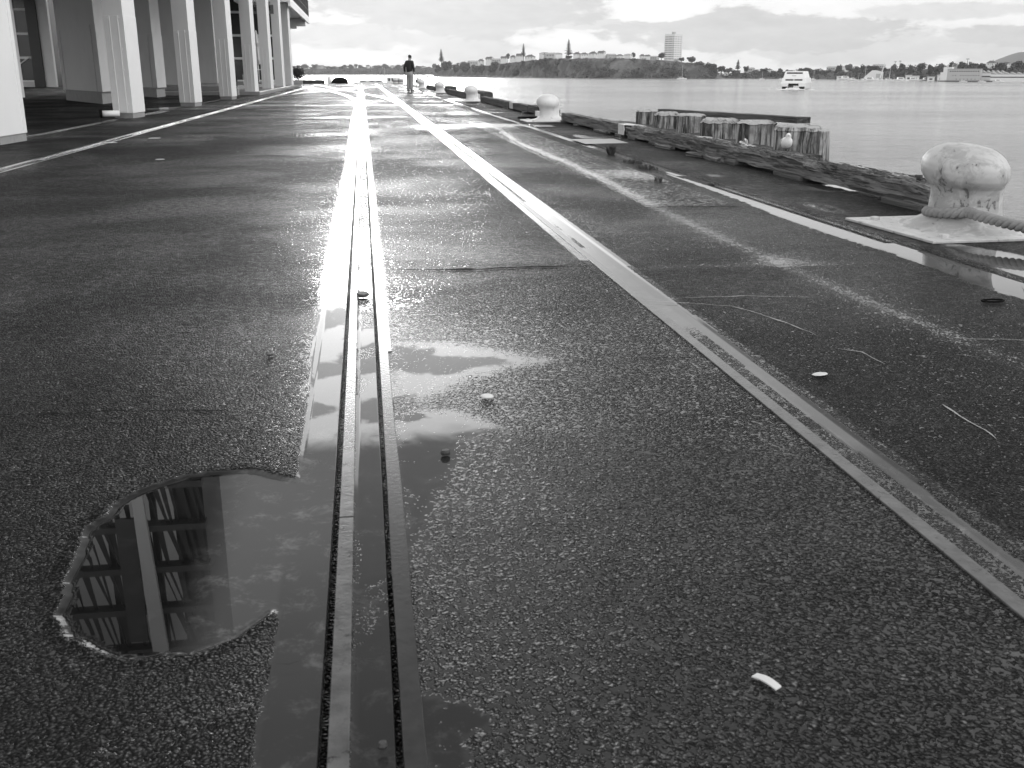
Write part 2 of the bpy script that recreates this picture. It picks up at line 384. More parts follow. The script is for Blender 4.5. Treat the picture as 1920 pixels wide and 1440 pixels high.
def dup(root, loc=None, rz=None, sc=None, label=None, group=None):
    def cp(o, parent):
        c = o.copy(); COL.objects.link(c); c.parent = parent
        if parent is not None: c.matrix_parent_inverse = o.matrix_parent_inverse.copy()
        for ch in KIDS.get(o.name, []): cp(ch, c)
        return c
    KIDS = {}
    for o in bpy.data.objects:
        if o.parent: KIDS.setdefault(o.parent.name, []).append(o)
    r = cp(root, None)
    if loc is not None: r.location = loc
    if rz is not None: r.rotation_euler = (0,0,rz)
    if sc is not None: r.scale = (sc,sc,sc) if isinstance(sc, (int, float)) else sc
    if label: r['label'] = label
    if group: r['group'] = group
    return r
ORD = ['first','second','third','fourth','fifth','sixth','seventh','eighth','ninth','tenth','eleventh','twelfth','thirteenth','fourteenth','fifteenth','sixteenth','seventeenth','eighteenth','nineteenth','twentieth','twenty-first','twenty-second','twenty-third','twenty-fourth','twenty-fifth','twenty-sixth','twenty-seventh','twenty-eighth','twenty-ninth','thirtieth']
def wiggle(pts, amp, step, seed=0):
    out = []; 
    for a, b in zip(pts[:-1], pts[1:]):
        L = math.dist(a, b); n = max(1, int(L/step))
        for i in range(n): out.append((a[0]+(b[0]-a[0])*i/n, a[1]+(b[1]-a[1])*i/n))
    out.append(pts[-1])
    return [(x+amp*noise.noise(Vector((x*9, y*9, seed))), y+amp*noise.noise(Vector((x*9, y*9, seed+50)))) for x, y in out]
# survey: where a sight line from the survey point meets a level or an upright plane (used once, to lay the site out)
Fw = Vector((math.sin(PS)*math.cos(TH), math.cos(PS)*math.cos(TH), -math.sin(TH))); Rt = Vector((math.cos(PS), -math.sin(PS), 0)); Up = Rt.cross(Fw)
def ray(x, y): return Fw*1887+Rt*(x-960)-Up*(y-720)
def G(x, y, z=0.):
    r = ray(x, y); t = (z-HC)/r.z; return (r.x*t, r.y*t)
def PXp(x, y, X):
    r = ray(x, y); t = X/r.x; return (r.x*t, r.y*t, HC+r.z*t)
def PYp(x, y, Y):
    r = ray(x, y); t = Y/r.y; return (r.x*t, r.y*t, HC+r.z*t)
def FAR(x, y, dist):
    r = ray(x, y); t = dist/math.hypot(r.x, r.y); return (r.x*t, r.y*t, HC+r.z*t)
SEA = -4.6
def DIST(x, y): return math.hypot(*G(x, y, SEA))

# ================================================================== THE WHARF DECK
def vnoise(x, y, seed=0):
    """cheap smooth value noise on arrays, 0..1"""
    xi = np.floor(x).astype(np.int64); yi = np.floor(y).astype(np.int64); fx = x-xi; fy = y-yi
    fx = fx*fx*(3-2*fx); fy = fy*fy*(3-2*fy)
    def hsh(a, b):
        h = (a*374761393+b*668265263+seed*1274126177) & 0xffffffff
        h = ((h ^ (h >> 13))*1274126177) & 0xffffffff
        return ((h ^ (h >> 16)) & 0xffff)/65535.
    return (hsh(xi, yi)*(1-fx)+hsh(xi+1, yi)*fx)*(1-fy)+(hsh(xi, yi+1)*(1-fx)+hsh(xi+1, yi+1)*fx)*fy
def fbm(x, y, seed=0, o=3):
    r = 0; a = .5; t = 0
    for i in range(o): r = r+a*vnoise(x*2**i, y*2**i, seed+i); t += a; a *= .5
    return r/t
def polydist(X, Y, poly):
    """signed distance to a polygon, positive inside"""
    dmin = np.full(X.shape, 1e9); ins = np.zeros(X.shape, bool); n = len(poly)
    for i in range(n):
        x0, y0 = poly[i]; x1, y1 = poly[(i+1) % n]
        ex, ey = x1-x0, y1-y0; t = np.clip(((X-x0)*ex+(Y-y0)*ey)/(ex*ex+ey*ey+1e-12), 0, 1)
        dmin = np.minimum(dmin, np.hypot(X-x0-t*ex, Y-y0-t*ey))
        c = ((y0 > Y) != (y1 > Y)) & (X < (x1-x0)*(Y-y0)/(y1-y0+1e-12)+x0); ins ^= c
    return np.where(ins, dmin, -dmin)
def sst(a, lo, hi):
    t = np.clip((a-lo)/(hi-lo), 0, 1); return t*t*(3-2*t)

# columns and rows of the deck sheet: fine close by, coarse far off, with double lines where the profile steps
STEP = [-.100, -.086, .008, .018, 1.086, 1.128, 1.150, 2.905, 2.93, -3.56, -3.50, -3.42, -4.95, -4.90, -4.80]
xs = np.concatenate([np.arange(-30, -6, .5), np.arange(-6, -1.3, .06), np.arange(-1.3, 1.6, .009), np.arange(1.6, 3.95, .022), [3.95]]
                    + [[s-.0008, s+.0008] for s in STEP])
xs = np.unique(np.round(xs, 5)); keep = [True]*len(xs)
xs = xs[np.concatenate([[True], np.diff(xs) > .0005])]
def geo(a, b, r):
    o = [a]
    while o[-1] < b: o.append(o[-1]*(1+r))
    return np.array(o[:-1])
ys = np.concatenate([np.arange(-6, .8, .4), np.arange(.8, 4.2, .0095), geo(4.2, 14, .0035), geo(14, 90, .008), [90.]])
X, Y = np.meshgrid(xs, ys)
Z = np.zeros_like(X); WET = .02+.16*fbm(X*.7, Y*.7, 3); TONE = np.ones_like(X); STONE = np.ones_like(X)*.85
jx = (fbm(X*14, Y*14, 11)-.5)*.05; jy = (fbm(X*14, Y*14, 21)-.5)*.05
def pool(poly, lvl=1.4, soft=.03, jit=1.0):
    global WET
    dd = polydist(X+jx*jit, Y+jy*jit, poly)
    WET = np.maximum(WET, np.where(dd > -soft*6, lvl*sst(dd, -soft, soft), 0)); return dd
# tone of the surfacing
TONE *= .8+.5*fbm(X*1.6, Y*1.1, 31)
TONE = np.where(X > 1.93, TONE*1.25, TONE)
panel = (X > 1.93) & (X < 2.6) & (Y > 6.9); TONE = np.where(panel, TONE*1.9, TONE); STONE = np.where(panel, .35, STONE); WET = np.where(panel, WET+.10, WET)
TONE = np.where(X > 2.93, TONE*(1.0+1.0*fbm(X*5, Y*2, 41)), TONE)
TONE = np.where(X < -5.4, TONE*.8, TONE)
# bumps of the coarser right-hand surfacing
STONE = np.where((X > .05) & (X < 1.08), 1.35-.5*sst(Y, 3, 6), STONE)
# low-lying far areas hold sheets of water
WET += .20*sst(fbm(X*.35, Y*.3, 77), .68, .78)*sst(Y, 14, 24)
WET += .18*sst(fbm(X*.8, Y*.5, 79), .5, .75)*sst(Y, 4, 9)
for (yc, hw, x0, x1, a) in [(30.5, .45, -4, 3.2, .5), (35, .25, -3, 1.2, .35), (22.0, .4, -.4, .35, .9), (44, .35, -3, 3, .3), (55, .4, -3, 2, .25), (18.5, .35, 1.9, 2.6, .6)]:
    WET += a*np.exp(-((Y-yc-(fbm(X*.6, Y*0+yc, 5)-.5)*hw*3)/hw)**2)*sst(X, x0-1.5, x0+.5)*sst(-X, -x1-1.5, -x1+.5)*(.45+.9*fbm(X*1.3, Y*.8, 7))
WET *= 1-.45*sst(Y, 15, 22)
# smooth strip beside the middle rail, full of water
pool([(-.185, .5), (-.183, 2.0), (-.19, 2.9), (-.205, 3.4), (-.20, 4.2), (-.21, 5), (-.192, 6.5), (-.20, 11), (-.22, 15), (-.24, 22), (-.2, 40), (-.16, 60), (-.1, 60), (-.1, .5)], 1.5, .006, .25)
# damp margin around it
WET += .28*np.exp(-np.maximum(-.2-X, 0)/.07)*(X < -.19)*sst(Y, 1.8, 3.5)*(1-.6*sst(Y, 5, 9))
WET += .16*np.exp(-np.maximum(X-.06, 0)/.07)*(X > .05)*sst(Y, 1.3, 2.6)*(X < .9)*(1-.7*sst(Y, 4.2, 7))
# pothole
POT = [(-.17,2.20),(-.215,2.235),(-.29,2.285),(-.36,2.28),(-.455,2.27),(-.53,2.2),(-.575,2.12),(-.60,2.0),(-.59,1.9),(-.585,1.78),(-.565,1.66),(-.52,1.575),(-.45,1.51),(-.38,1.485),(-.31,1.49),(-.25,1.525),(-.20,1.60),(-.165,1.66),(-.1,1.7),(-.1,2.2)]
dp = polydist(X+jx*.45, Y+jy*.45, POT); inside = X < -.1
WET = np.where((dp > -.02) & inside, np.maximum(WET, 1.6*sst(dp, -.004, .004)), WET)
WET -= .25*np.exp(-((dp+.016)/.012)**2)*inside*(X < -.2)
inst = inside & ((dp > 0) | (X > -.186))
Z -= np.where(inside, .006*np.maximum(sst(dp, -.003, .006), sst(X, -.192, -.184)), 0)
LIP = .0015*np.exp(-((dp+.012)/.01)**2)*(X < -.19); Z += LIP
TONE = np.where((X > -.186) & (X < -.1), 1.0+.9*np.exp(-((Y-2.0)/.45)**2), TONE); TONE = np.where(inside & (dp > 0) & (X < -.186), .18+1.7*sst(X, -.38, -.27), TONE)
# pools to the right of the middle rail
pool([(.05,3.42),(.30,3.34),(.55,3.12),(.40,3.05),(.26,2.97),(.19,2.85),(.10,2.78),(.05,2.80)], 1.05, .10)
pool([(.05,2.62),(.12,2.66),(.22,2.63),(.30,2.50),(.23,2.42),(.2,2.3),(.14,2.12),(.09,1.95),(.07,1.8),(.05,1.75)], 1.3, .055)
pool([(.05,1.32),(.085,1.31),(.125,1.285),(.135,1.25),(.105,1.21),(.095,1.12),(.05,1.05)], 1.15, .012)
dd = polydist(X, Y, [(.05,3.6),(.62,3.3),(.5,2.2),(.35,1.5),(.2,1.25),(.05,1.2)])
WET += np.where((X > .05), .08*sst(dd, -.35, .12), 0)
# groove of the middle rail
gr = (X > -.055) & (X < .008)
WET = np.where(gr, 1.25, WET); STONE = np.where(gr, 1.0, STONE)
dry = sst(fbm(X*9, Y*4.5, 91), .46, .58)
WET = np.where(gr, WET-.95*dry*(.72+.28*sst(Y, 2.9, 4.2)), WET)
WET = np.where(gr & (Y > 6.2) & (Y < 11), .2, WET)
Z = np.where(gr, -.006, Z)
for a, b in ((-.100, -.086), (.008, .018)):
    e = (X > a) & (X < b); Z = np.where(e, -.035, Z); TONE = np.where(e, .05, TONE); WET = np.where(e, -1, WET)
# margins of the guard strip, and the right-hand rail bed
bed = (X > 1.128) & (X < 1.19+.03*(fbm(X*0, Y*2.4, 8)-.5))
WET = np.where((X > 1.086) & (X < 1.27), WET+.16, WET); STONE = np.where(bed, .75, STONE)
TONE = np.where(bed, TONE*2.0, TONE); Z = np.where((X > 1.128) & (X < 1.235), -.004, Z)
wst = (X > 1.186+.022*(fbm(X*0, Y*2.1, 8)-.5)) & (X < 1.232+.03*(fbm(X*0, Y*1.7, 18)-.5)-.012*(Y < 2))
WET = np.where(wst, 1.4, WET)
far = sst(Y, 4.7, 5.0)
WET = np.where((X > 1.128) & (X < 1.232), np.maximum(WET, 1.5*np.exp(-((Y-4.4)/.9)**4)), WET)
WET = np.where((X > 1.195) & (X < 1.262) & (Y > 4.72), 1.5, WET)
WET = np.where((X > 1.04) & (X < 1.088) & (Y > 4.9), np.maximum(WET, .8-.5*fbm(X*0, Y*1.2, 4)), WET)
WET = np.where((X > 1.128) & (X < 1.165) & (Y > 5.3), .25+.5*sst(fbm(X*3, Y*.9, 99), .5, .6), WET)
WET = np.where((X > 1.165) & (X < 1.195) & (Y > 5.3), 1.2-1.0*sst(Y, 8, 11), WET)
# damp seam near x=2
xc = 2.03+.05*np.sin(Y*.8)+.15*(fbm(X*0+1, Y*.6, 61)-.5)+.2*sst(Y, 9, 20)
WET += (.15*np.exp(-((X-xc)/.05)**2)+.06*np.exp(-((X-xc)/.18)**2))*sst(Y, 2.4, 3.6)*(1-.8*sst(Y, 12, 22))*(.6+.8*fbm(X*3, Y*1.5, 62))
WET += .20*np.exp(-((X-2.05)/.16)**2-((Y-4.78)/.13)**2)+.12*np.exp(-((Y-4.66)/.07)**2)*sst(X, 1.2, 1.4)*sst(-X, -2.6, -2.3)
# edge channel with its long puddle
pool([(2.77,9.2),(2.73,7.2),(2.67,6.3),(2.66,5.6),(2.70,4.95),(2.70,4.5),(2.67,4.1),(2.70,3.6),(2.72,3.0),(2.89,3.0),(2.89,4.0),(2.885,4.8),(2.84,5.3),(2.83,6.0),(2.84,6.8),(2.82,7.8)], 1.5, .015, .8)
ch = (X > 2.80) & (X < 2.905) & (Y > 9)
WET = np.where(ch, np.maximum(WET, .2+1.1*sst(fbm(X*8, Y*.7, 71), .42, .56)), WET)
WET = np.where((X > .075) & (X < 1.05), WET-.12*sst(Y, 3.5, 4.2)*(1-sst(Y, 14, 18)), WET); WET = np.where(X < -.22, WET-.12*sst(Y, 3.2, 4.2)*(1-sst(Y, 14, 18)), WET)
gp = (X > 2.845) & (X < 2.9) & (Y > 5.2) & (Y < 8.3); TONE = np.where(gp, .25, TONE); WET = np.where(gp, -.2, WET); Z = np.where(gp, -.012, Z)
tr = (X > 2.905) & (X < 2.93); Z = np.where(tr, -.02, Z); TONE = np.where(tr, .15, TONE); WET = np.where(tr, 0, WET)
# edge strip beyond: rougher, a little higher, with bird lime and thin puddles
es = X > 2.93; Z = np.where(es, .012, Z)
WET = np.where(es, WET*.6+.75*sst(fbm(X*1.6, Y*.9, 63), .62, .74), WET); STONE = np.where(es, .7, STONE)
# left-hand rails
for x0, x1, x2 in ((-3.56, -3.50, -3.42), (-4.95, -4.90, -4.80)):
    s = (X > x1) & (X < x2); Z = np.where(s, -.005, Z); WET = np.where(s, .25+.75*sst(fbm(X*0, Y*.8, 13), .40, .60), WET)
    TONE = np.where(s, 1.3, TONE); STONE = np.where(s, .7, STONE)
# puddle lying between the pillars
pool([(-5.4,27.5),(-4.95,27.9),(-4.9,30),(-5.2,29.4),(-5.6,28.4)], 1.2, .1)
pool([(-4.9,24.2),(-4.72,24.4),(-4.72,26.5),(-4.9,26.3)], 1., .1)
TONE = np.where((WET > .95) & (X > .018) & (X < 1.0) & (Y < 4), .7, TONE); TONE = np.where(gr, .7, TONE)
# gentle crown and dips
Z += .004*(fbm(X*.5, Y*.35, 51)-.5)
nv, nu = X.shape
me = bpy.data.meshes.new('wharf_deck')
me.vertices.add(nv*nu); me.vertices.foreach_set('co', np.stack([X, Y, Z], -1).astype(np.float32).ravel())
idx = np.arange(nv*nu).reshape(nv, nu)
q = np.stack([idx[:-1, :-1], idx[:-1, 1:], idx[1:, 1:], idx[1:, :-1]], -1).reshape(-1, 4)
me.loops.add(q.size); me.loops.foreach_set('vertex_index', q.ravel().astype(np.int32))
me.polygons.add(len(q)); me.polygons.foreach_set('loop_start', np.arange(0, q.size, 4, dtype=np.int32))
me.update(calc_edges=True); me.shade_smooth()
for nm, A in (('wet', WET), ('tone', TONE), ('stone', STONE)):
    at = me.attributes.new(nm, 'FLOAT', 'POINT'); at.data.foreach_set('value', A.astype(np.float32).ravel())
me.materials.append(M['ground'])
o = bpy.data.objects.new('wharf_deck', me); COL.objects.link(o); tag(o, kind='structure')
del X, Y, Z, WET, TONE, STONE, idx, q, jx, jy, dp, dd
# body of the wharf below the sheet
mb = MB(); mb.box(-30, -6, -1.0, 3.945, 89.98, -.045); mb.build('wharf_body', 'concrete', kind='structure')

# --- embedded rails: each rail line is one thing
def strip(mb, x0, x1, y0, y1, z0, z1, ch=.0012, step=.35, seed=0, amp=.0015):
    L = []; y = y0
    while True:
        w = amp*noise.noise(Vector((y*3, seed, 0))); w2 = amp*noise.noise(Vector((y*3, seed+9, 0)))
        L.append([(x0+w, y, z0), (x1+w2, y, z0), (x1+w2, y, z1-ch), (x1-ch+w2, y, z1), (x0+ch+w, y, z1), (x0+w, y, z1-ch)])
        if y >= y1: break
        y = min(y1, y+step*(1+y*.05) if y > 0 else y+1)
    return mb.loops([l[::-1] for l in L])
def rail(label, strips, group='rail lines set into the wharf'):
    r = thing('embedded_rail', label=label, cat='rail', group=group)
    for nm, x0, x1, y0, y1, z1, mat, sd in strips:
        mb = MB(); strip(mb, x0, x1, y0, y1, -.03, z1, seed=sd, amp=.004 if 'guard' in nm else .0012); mb.build(nm, mat, r)
    return r
rail('grooved rail brim-full of water running straight ahead through the middle of the wharf', [('rail_head', -.086, -.056, -2, 1.975, .003, 'steel', 1), ('rail_head', -.086, -.056, 1.982, 60, .003, 'steel', 2), ('guard_strip', .018, .050, -2, 3.3, .002, 'guard', 3), ('guard_strip', .018, .062, 3.3, 60, .002, 'guard', 4)])
rail('long smooth steel rail with gravelly wet bed, right of the water-filled middle rail', [('rail_head', 1.088, 1.127, -2, 4.85, .004, 'steel', 5), ('rail_head', 1.090, 1.126, 4.853, 88, .003, 'steel', 6)])
rail('crane rail passing just outside the row of white pillars', [('rail_head', -3.56, -3.50, -2, 74, .004, 'steel', 7), ('guard_strip', -3.42, -3.39, -2, 74, .002, 'guard', 8)])
rail('rail close against the feet of the white pillars', [('rail_head', -4.95, -4.90, -2, 42, .004, 'steel', 9)])
def curved(label, pts):
    P = []
    for i in range(25):
        t = i/24*(len(pts)-1); a = min(int(t), len(pts)-2); u = t-a
        p0, p1, p2, p3 = pts[max(a-1, 0)], pts[a], pts[a+1], pts[min(a+2, len(pts)-1)]
        P.append(tuple(.5*((2*p1[j])+(-p0[j]+p2[j])*u+(2*p0[j]-5*p1[j]+4*p2[j]-p3[j])*u*u+(-p0[j]+3*p1[j]-3*p2[j]+p3[j])*u**3) for j in (0, 1)))
    r = thing('crossing_rail', label=label, cat='rail', group='curved crossing rails at the far end')
    MB().ribbon(P, .09, .006).build('rail_head', 'steel', r); MB().ribbon([(p[0]+.13, p[1]) for p in P], .05, .005).build('guard_strip', 'guard', r)
curved('curved rail swinging from the left crane rail into the middle rail', [G(563,163), G(600,167.5), G(640,177), G(668,190)])
curved('long curved rail crossing from the far left over the middle rail to the right-hand rail', [G(590,158.5), G(622,165), G(672,174), G(718,184), G(752,197)])
curved('curved rail sweeping from the left crane rail towards the far end of the right-hand rail', [G(500,184), G(560,175), G(620,170), G(675,166), G(710,162)])
curved('straight crossing rail nearest the far end, from pillar side to the middle rail', [G(575,168), G(630,166.5), G(680,162)])

# --- cracks, joints, lime trails
def crack(pts, w, mat, name, label=None, z=.004, amp=.02, seed=0):
    P = wiggle(pts, amp, .03, seed); ww = [w*(.35+1.3*abs(noise.noise(Vector((p[0]*14, p[1]*14, seed)))))*min(1, 6*min(i, len(P)-1-i)/len(P)+.15) for i, p in enumerate(P)]
    return MB().ribbon(P, ww, z).build(name, mat, kind='structure')
crack([(.10,4.77),(.5,4.72),(.8,4.76),(1.06,4.73)], .042, 'gap', 'pavement_crack', seed=1)
crack([(1.9,6.95),(2.6,6.8)], .028, 'gap', 'pavement_crack', seed=2, amp=.005)
crack([(1.93,6.95),(1.95,9),(2.0,13),(2.15,20)], .010, 'gap', 'pavement_crack', seed=3, amp=.02)
crack([(-1.3,2.80),(-1.02,2.78),(-.68,2.77),(-.33,2.72)], .010, 'gap', 'pavement_crack', seed=4)
crack([(.85,3.10),(1.06,3.07)], .012, 'gap', 'pavement_crack', seed=5)
crack([(.62,2.83),(.66,2.84),(.7,2.8)], .006, 'gap', 'pavement_crack', seed=15)
crack([(-.175,1.435),(-.155,1.43),(-.13,1.44)], .004, 'gap', 'pavement_crack', seed=6, amp=.004)
crack([(1.10,3.95),(1.23,3.89),(1.43,3.8),(1.51,3.6),(1.58,3.28)], .007, 'mortar', 'lime_trail', seed=7)
crack([(1.26,3.97),(1.56,3.97),(1.83,3.9)], .008, 'mortar', 'lime_trail', seed=8)
crack([(1.56,3.12),(1.63,3.06),(1.63,2.91)], .007, 'mortar', 'lime_trail', seed=9)
crack([(1.585,2.50),(1.582,2.36),(1.57,2.22)], .009, 'mortar', 'lime_trail', seed=10, amp=.01)
crack([(2.0,3.2),(2.2,3.15),(2.35,3.1)], .006, 'mortar', 'lime_trail', seed=12)
MB().prism([G(1070, 263), G(1150, 262), G(1178, 270), G(1098, 272)], .0125, .0155).build('worn_paint_patch', 'mortar', kind='structure')
# --- litter and debris, each a small thing
def flake(name, x, y, w, l, rz, h, mat, label, cat, seed=0, curl=.0):
    rnd = random.Random(seed); n = 9
    loop = lambda z, s: [(s*w/2*math.cos(a)*(1+.25*rnd.random()), s*l/2*math.sin(a)*(1+.25*rnd.random()), z+curl*math.sin(a)**2) for a in [2*math.pi*j/n for j in range(n)]]
    r2 = random.Random(seed); L = [loop(0, .9), loop(h*.5, 1), loop(h, .75)]
    o = MB().loops(L).build(name, mat, smooth=False, label=label, cat=cat); o.location = (x, y, .004); o.rotation_euler = (0, 0, rz); return o
mb = MB(); L = []
for i in range(7):
    t = i/6; L.append([(.008*sx*(1-.2*abs(t-.5)), (t-.5)*.046, .006+.004*math.sin(t*math.pi)+.0015*sz-.002*abs(sx)*0) for sx, sz in ((-1,-1),(1,-1),(1,1),(-1,1))])
o = mb.loops(L).build('wood_chip', 'leafbit', label='small white curved chip lying alone on the dark asphalt at bottom right', cat='litter', bevel=.001); o.location = (.575, 1.27, .002); o.rotation_euler = (0, 0, .55)
flake('paper_scrap', .32, 2.75, .035, .035, .3, .006, 'leafbit', 'pale crumpled scrap beside the long puddle, right of the middle rail', 'litter', 2)
flake('bird_dropping', 1.37, 2.83, .05, .03, .3, .004, 'leafbit', 'pale splat on the asphalt just right of the second rail', 'bird dropping', 3)
flake('pebble', .165, 2.31, .022, .018, .3, .012, 'deb', 'dark pebble standing out of the small puddle right of the middle rail', 'pebble', 4)
flake('pebble', -.01, 1.20, .014, .012, 0, .009, 'deb', 'dark round pebble in the groove of the middle rail nearest the viewer', 'pebble', 5)
flake('debris_clump', -.035, 4.20, .05, .09, 0, .012, 'deb', 'dark lump of debris lodged in the bright groove of the middle rail', 'debris', 6)
flake('debris_clump', -.34, 3.3, .02, .02, 0, .006, 'deb', 'tiny dark crumb left of the cloud-reflecting puddle', 'debris', 8)
flake('leaf_litter', -2.96, 15.3, .16, .12, .3, .008, 'leafbit', 'pale leaf lying inside the crane rail by the pillars, farther of two', 'litter', 9)
flake('leaf_litter', -2.19, 11.5, .09, .06, .3, .006, 'leafbit', 'pale leaf on the open asphalt at left, nearer of two', 'litter', 10)
flake('leaf_litter', -3.35, 14.4, .16, .07, .3, .005, 'leafbit', 'flat pale smear of litter beside the crane rail', 'litter', 12)
o = MB().tube([(.04*math.cos(a)*1.2, .022*math.sin(a), .004) for a in [i*math.tau/14 for i in range(15)]], .004, 6).build('iron_link', 'gap', label='flat dark iron link lying by the edge puddle at far right', cat='iron link'); o.location = (2.52, 3.72, .004)
o = MB().beam((-.01, -.025, .006), (.012, .03, .008), .012, .006).build('wood_splinter', 'deb', label='short dark splinter on the asphalt beside the joint puddle', cat='splinter'); o.location = (2.3, 7.6, .003)
def weed(x, y, n, hgt, label, seed, spread=.03):
    rnd = random.Random(seed); r = thing('weed', (x, y, 0), label=label, cat='weed', group='weeds rooted in the edge joint')
    mb = MB()
    for i in range(n):
        a = rnd.uniform(0, math.tau); l = hgt*rnd.uniform(.5, 1); bx, by = rnd.uniform(-spread, spread), rnd.uniform(-spread, spread)*2; w = rnd.uniform(.0015, .003)
        tx, ty = bx+math.cos(a)*l*.6, by+math.sin(a)*l*.6
        mb.add([(bx-w, by, 0), (bx+w, by, 0), ((bx+tx)/2+w, (by+ty)/2, l*.7), (tx, ty, l), ((bx+tx)/2-w, (by+ty)/2, l*.7)], [(0, 1, 2, 4), (4, 2, 3)])
    mb.build('leaves', 'weed', r)
weed(2.80, 11.55, 90, .12, 'spiky tuft of grass standing alone in the edge joint', 1)
weed(2.72, 9.75, 110, .04, 'low flat weeds along the edge joint, nearer the puddle', 2, .09)
weed(2.76, 10.4, 90, .04, 'low weeds in the edge joint next to the spiky tuft', 3, .08)
weed(2.50, 8.55, 40, .05, 'small dark weed growing out on the pale concrete panel', 4, .03)
weed(2.74, 3.73, 50, .06, 'small leafy weed in the edge puddle at the right border', 5, .03)
# ================================================================== BOLLARDS
def bollard(loc, label, hi=False, rz=0., sc=1.):
    n = 64 if hi else 28
    r = thing('mooring_bollard', loc, rz, label=label, cat='bollard', group='white bollards along the wharf edge')
    # (z, cx, cy, rx, ry): flared foot, neck, mushroom head drawn out along the quay and leaning to the land side
    R = [(.004, 0, 0, .36, .40), (.022, 0, 0, .34, .38), (.040, 0, 0, .275, .31), (.062, 0, 0, .225, .262), (.09, 0, 0, .196, .228), (.13, 0, 0, .192, .222), (.18, 0, 0, .188, .216), (.22, -.002, 0, .188, .218),
         (.250, -.010, .0, .192, .228), (.268, -.022, .0, .198, .252), (.285, -.030, .0, .203, .270), (.310, -.034, .0, .213, .286), (.345, -.036, .0, .218, .292), (.385, -.036, 0, .212, .286), (.420, -.034, 0, .192, .262), (.450, -.030, 0, .155, .220), (.470, -.026, 0, .110, .185), (.482, -.022, 0, .055, .1), (.485, -.02, 0, .004, .01)]
    # refine the profile
    RR = []
    for a, b in zip(R[:-1], R[1:]):
        for i in range(3 if hi else 1): RR.append(tuple(a[j]+(b[j]-a[j])*i/(3 if hi else 1) for j in range(5)))
    RR.append(R[-1]); mb = MB(); L = []
    for z, cx, cy, rx, ry in RR:
        l = []
        for j in range(n):
            a = 2*math.pi*j/n; x = cx+rx*math.cos(a); y = cy+ry*math.sin(a)
            zz = z+(.09*y*min(1, max(0, (z-.2)/.12)))                       # head droops towards the near end
            q = Vector((x*4, y*4, z*4)); dd = .006*noise.noise(q)+.002*noise.noise(q*5)
            l.append((x*(1+dd*3), y*(1+dd*3), zz+dd*(.5 if z > .05 else 0)))
        L.append(l)
    b = MB().loops(L).build('casting', 'bollard' if hi else 'bollard_far', r, smooth=True)
    p = MB().prism([(-.50, -.48), (.44, -.50), (.44, .48), (-.50, .47)], -.004, .012).build('base_plate', 'plate', r, bevel=.004)
    for sx, sy in ((-.36, -.36), (-.36, .36), (.34, .36), (.34, -.36)):
        MB().rings([(.010, sx, sy, .03, .03), (.026, sx, sy, .03, .03), (.03, sx, sy, .02, .02)], 8).build('bolt', 'plate', r)
    if sc != 1: r.scale = (sc,)*3
    return r
EZ = .016
bollard((3.50, 5.56, EZ), 'big white chipped bollard with grey rope round its neck, nearest of the row', True, 0.05)
for i, (x, y, lab) in enumerate([(3.52, 19.6, 'white bollard with rounded head standing between two timber kerb beams, second nearest'), (3.50, 33.6, 'white bollard beyond the beam with a white painted end, third nearest'), (3.50, 47.6, 'white bollard with dark underside, second farthest of the row'), (3.48, 62, 'smallest and farthest white bollard just right of the standing man')]):
    bollard((x, y, EZ), lab, False, .05*i)
# rope: three strands, turned round the neck and led away along the edge
def rope():
    pts = []
    cx, cy = 3.52, 5.54
    for i in range(26):   # round the back of the neck
        a = math.radians(20+i*(235-20)/25); pts.append(Vector((cx+.225*math.cos(a), cy+.25*math.sin(a), EZ+.115+.03*math.sin(a*1.0+2.5))))
    e = pts[-1]
    end = Vector((3.70, 4.35, EZ+.05)); c1 = Vector((3.33, 5.20, EZ+.118))
    for i in range(1, 34):
        t = i/33; pts.append((1-t)**2*e+2*t*(1-t)*c1+t*t*end)
    for i in range(1, 16): pts.append(end+Vector((.03*i, -.075*i, -.006*min(i, 8))))
    # even out
    P = [pts[0]]; step = .012
    for a, b in zip(pts[:-1], pts[1:]):
        L = (b-a).length; n = max(1, round(L/step))
        for i in range(1, n+1): P.append(a+(b-a)*i/n)
    for _ in range(4): P = [P[0]]+[(P[i-1]+P[i]*2+P[i+1])/4 for i in range(1, len(P)-1)]+[P[-1]]
    mb = MB(); s = 0; fr = []; ref = Vector((0, 0, 1))
    for i, p in enumerate(P):
        d = (P[min(i+1, len(P)-1)]-P[max(i-1, 0)]).normalized(); x = d.cross(ref).normalized(); y = x.cross(d)
        if i: s += (P[i]-P[i-1]).length
        fr.append((p, x, y, s))
    for kx in range(3):
        path = [p+(x*math.cos(s*2*math.pi/.125+kx*2.0944)+y*math.sin(s*2*math.pi/.125+kx*2.0944))*.0155 for p, x, y, s in fr]
        mb.tube(path, .0175, 10)
    return mb.build('mooring_rope', 'rope', smooth=True, label='thick grey three-strand rope looped round the nearest white bollard', cat='rope')
rope()

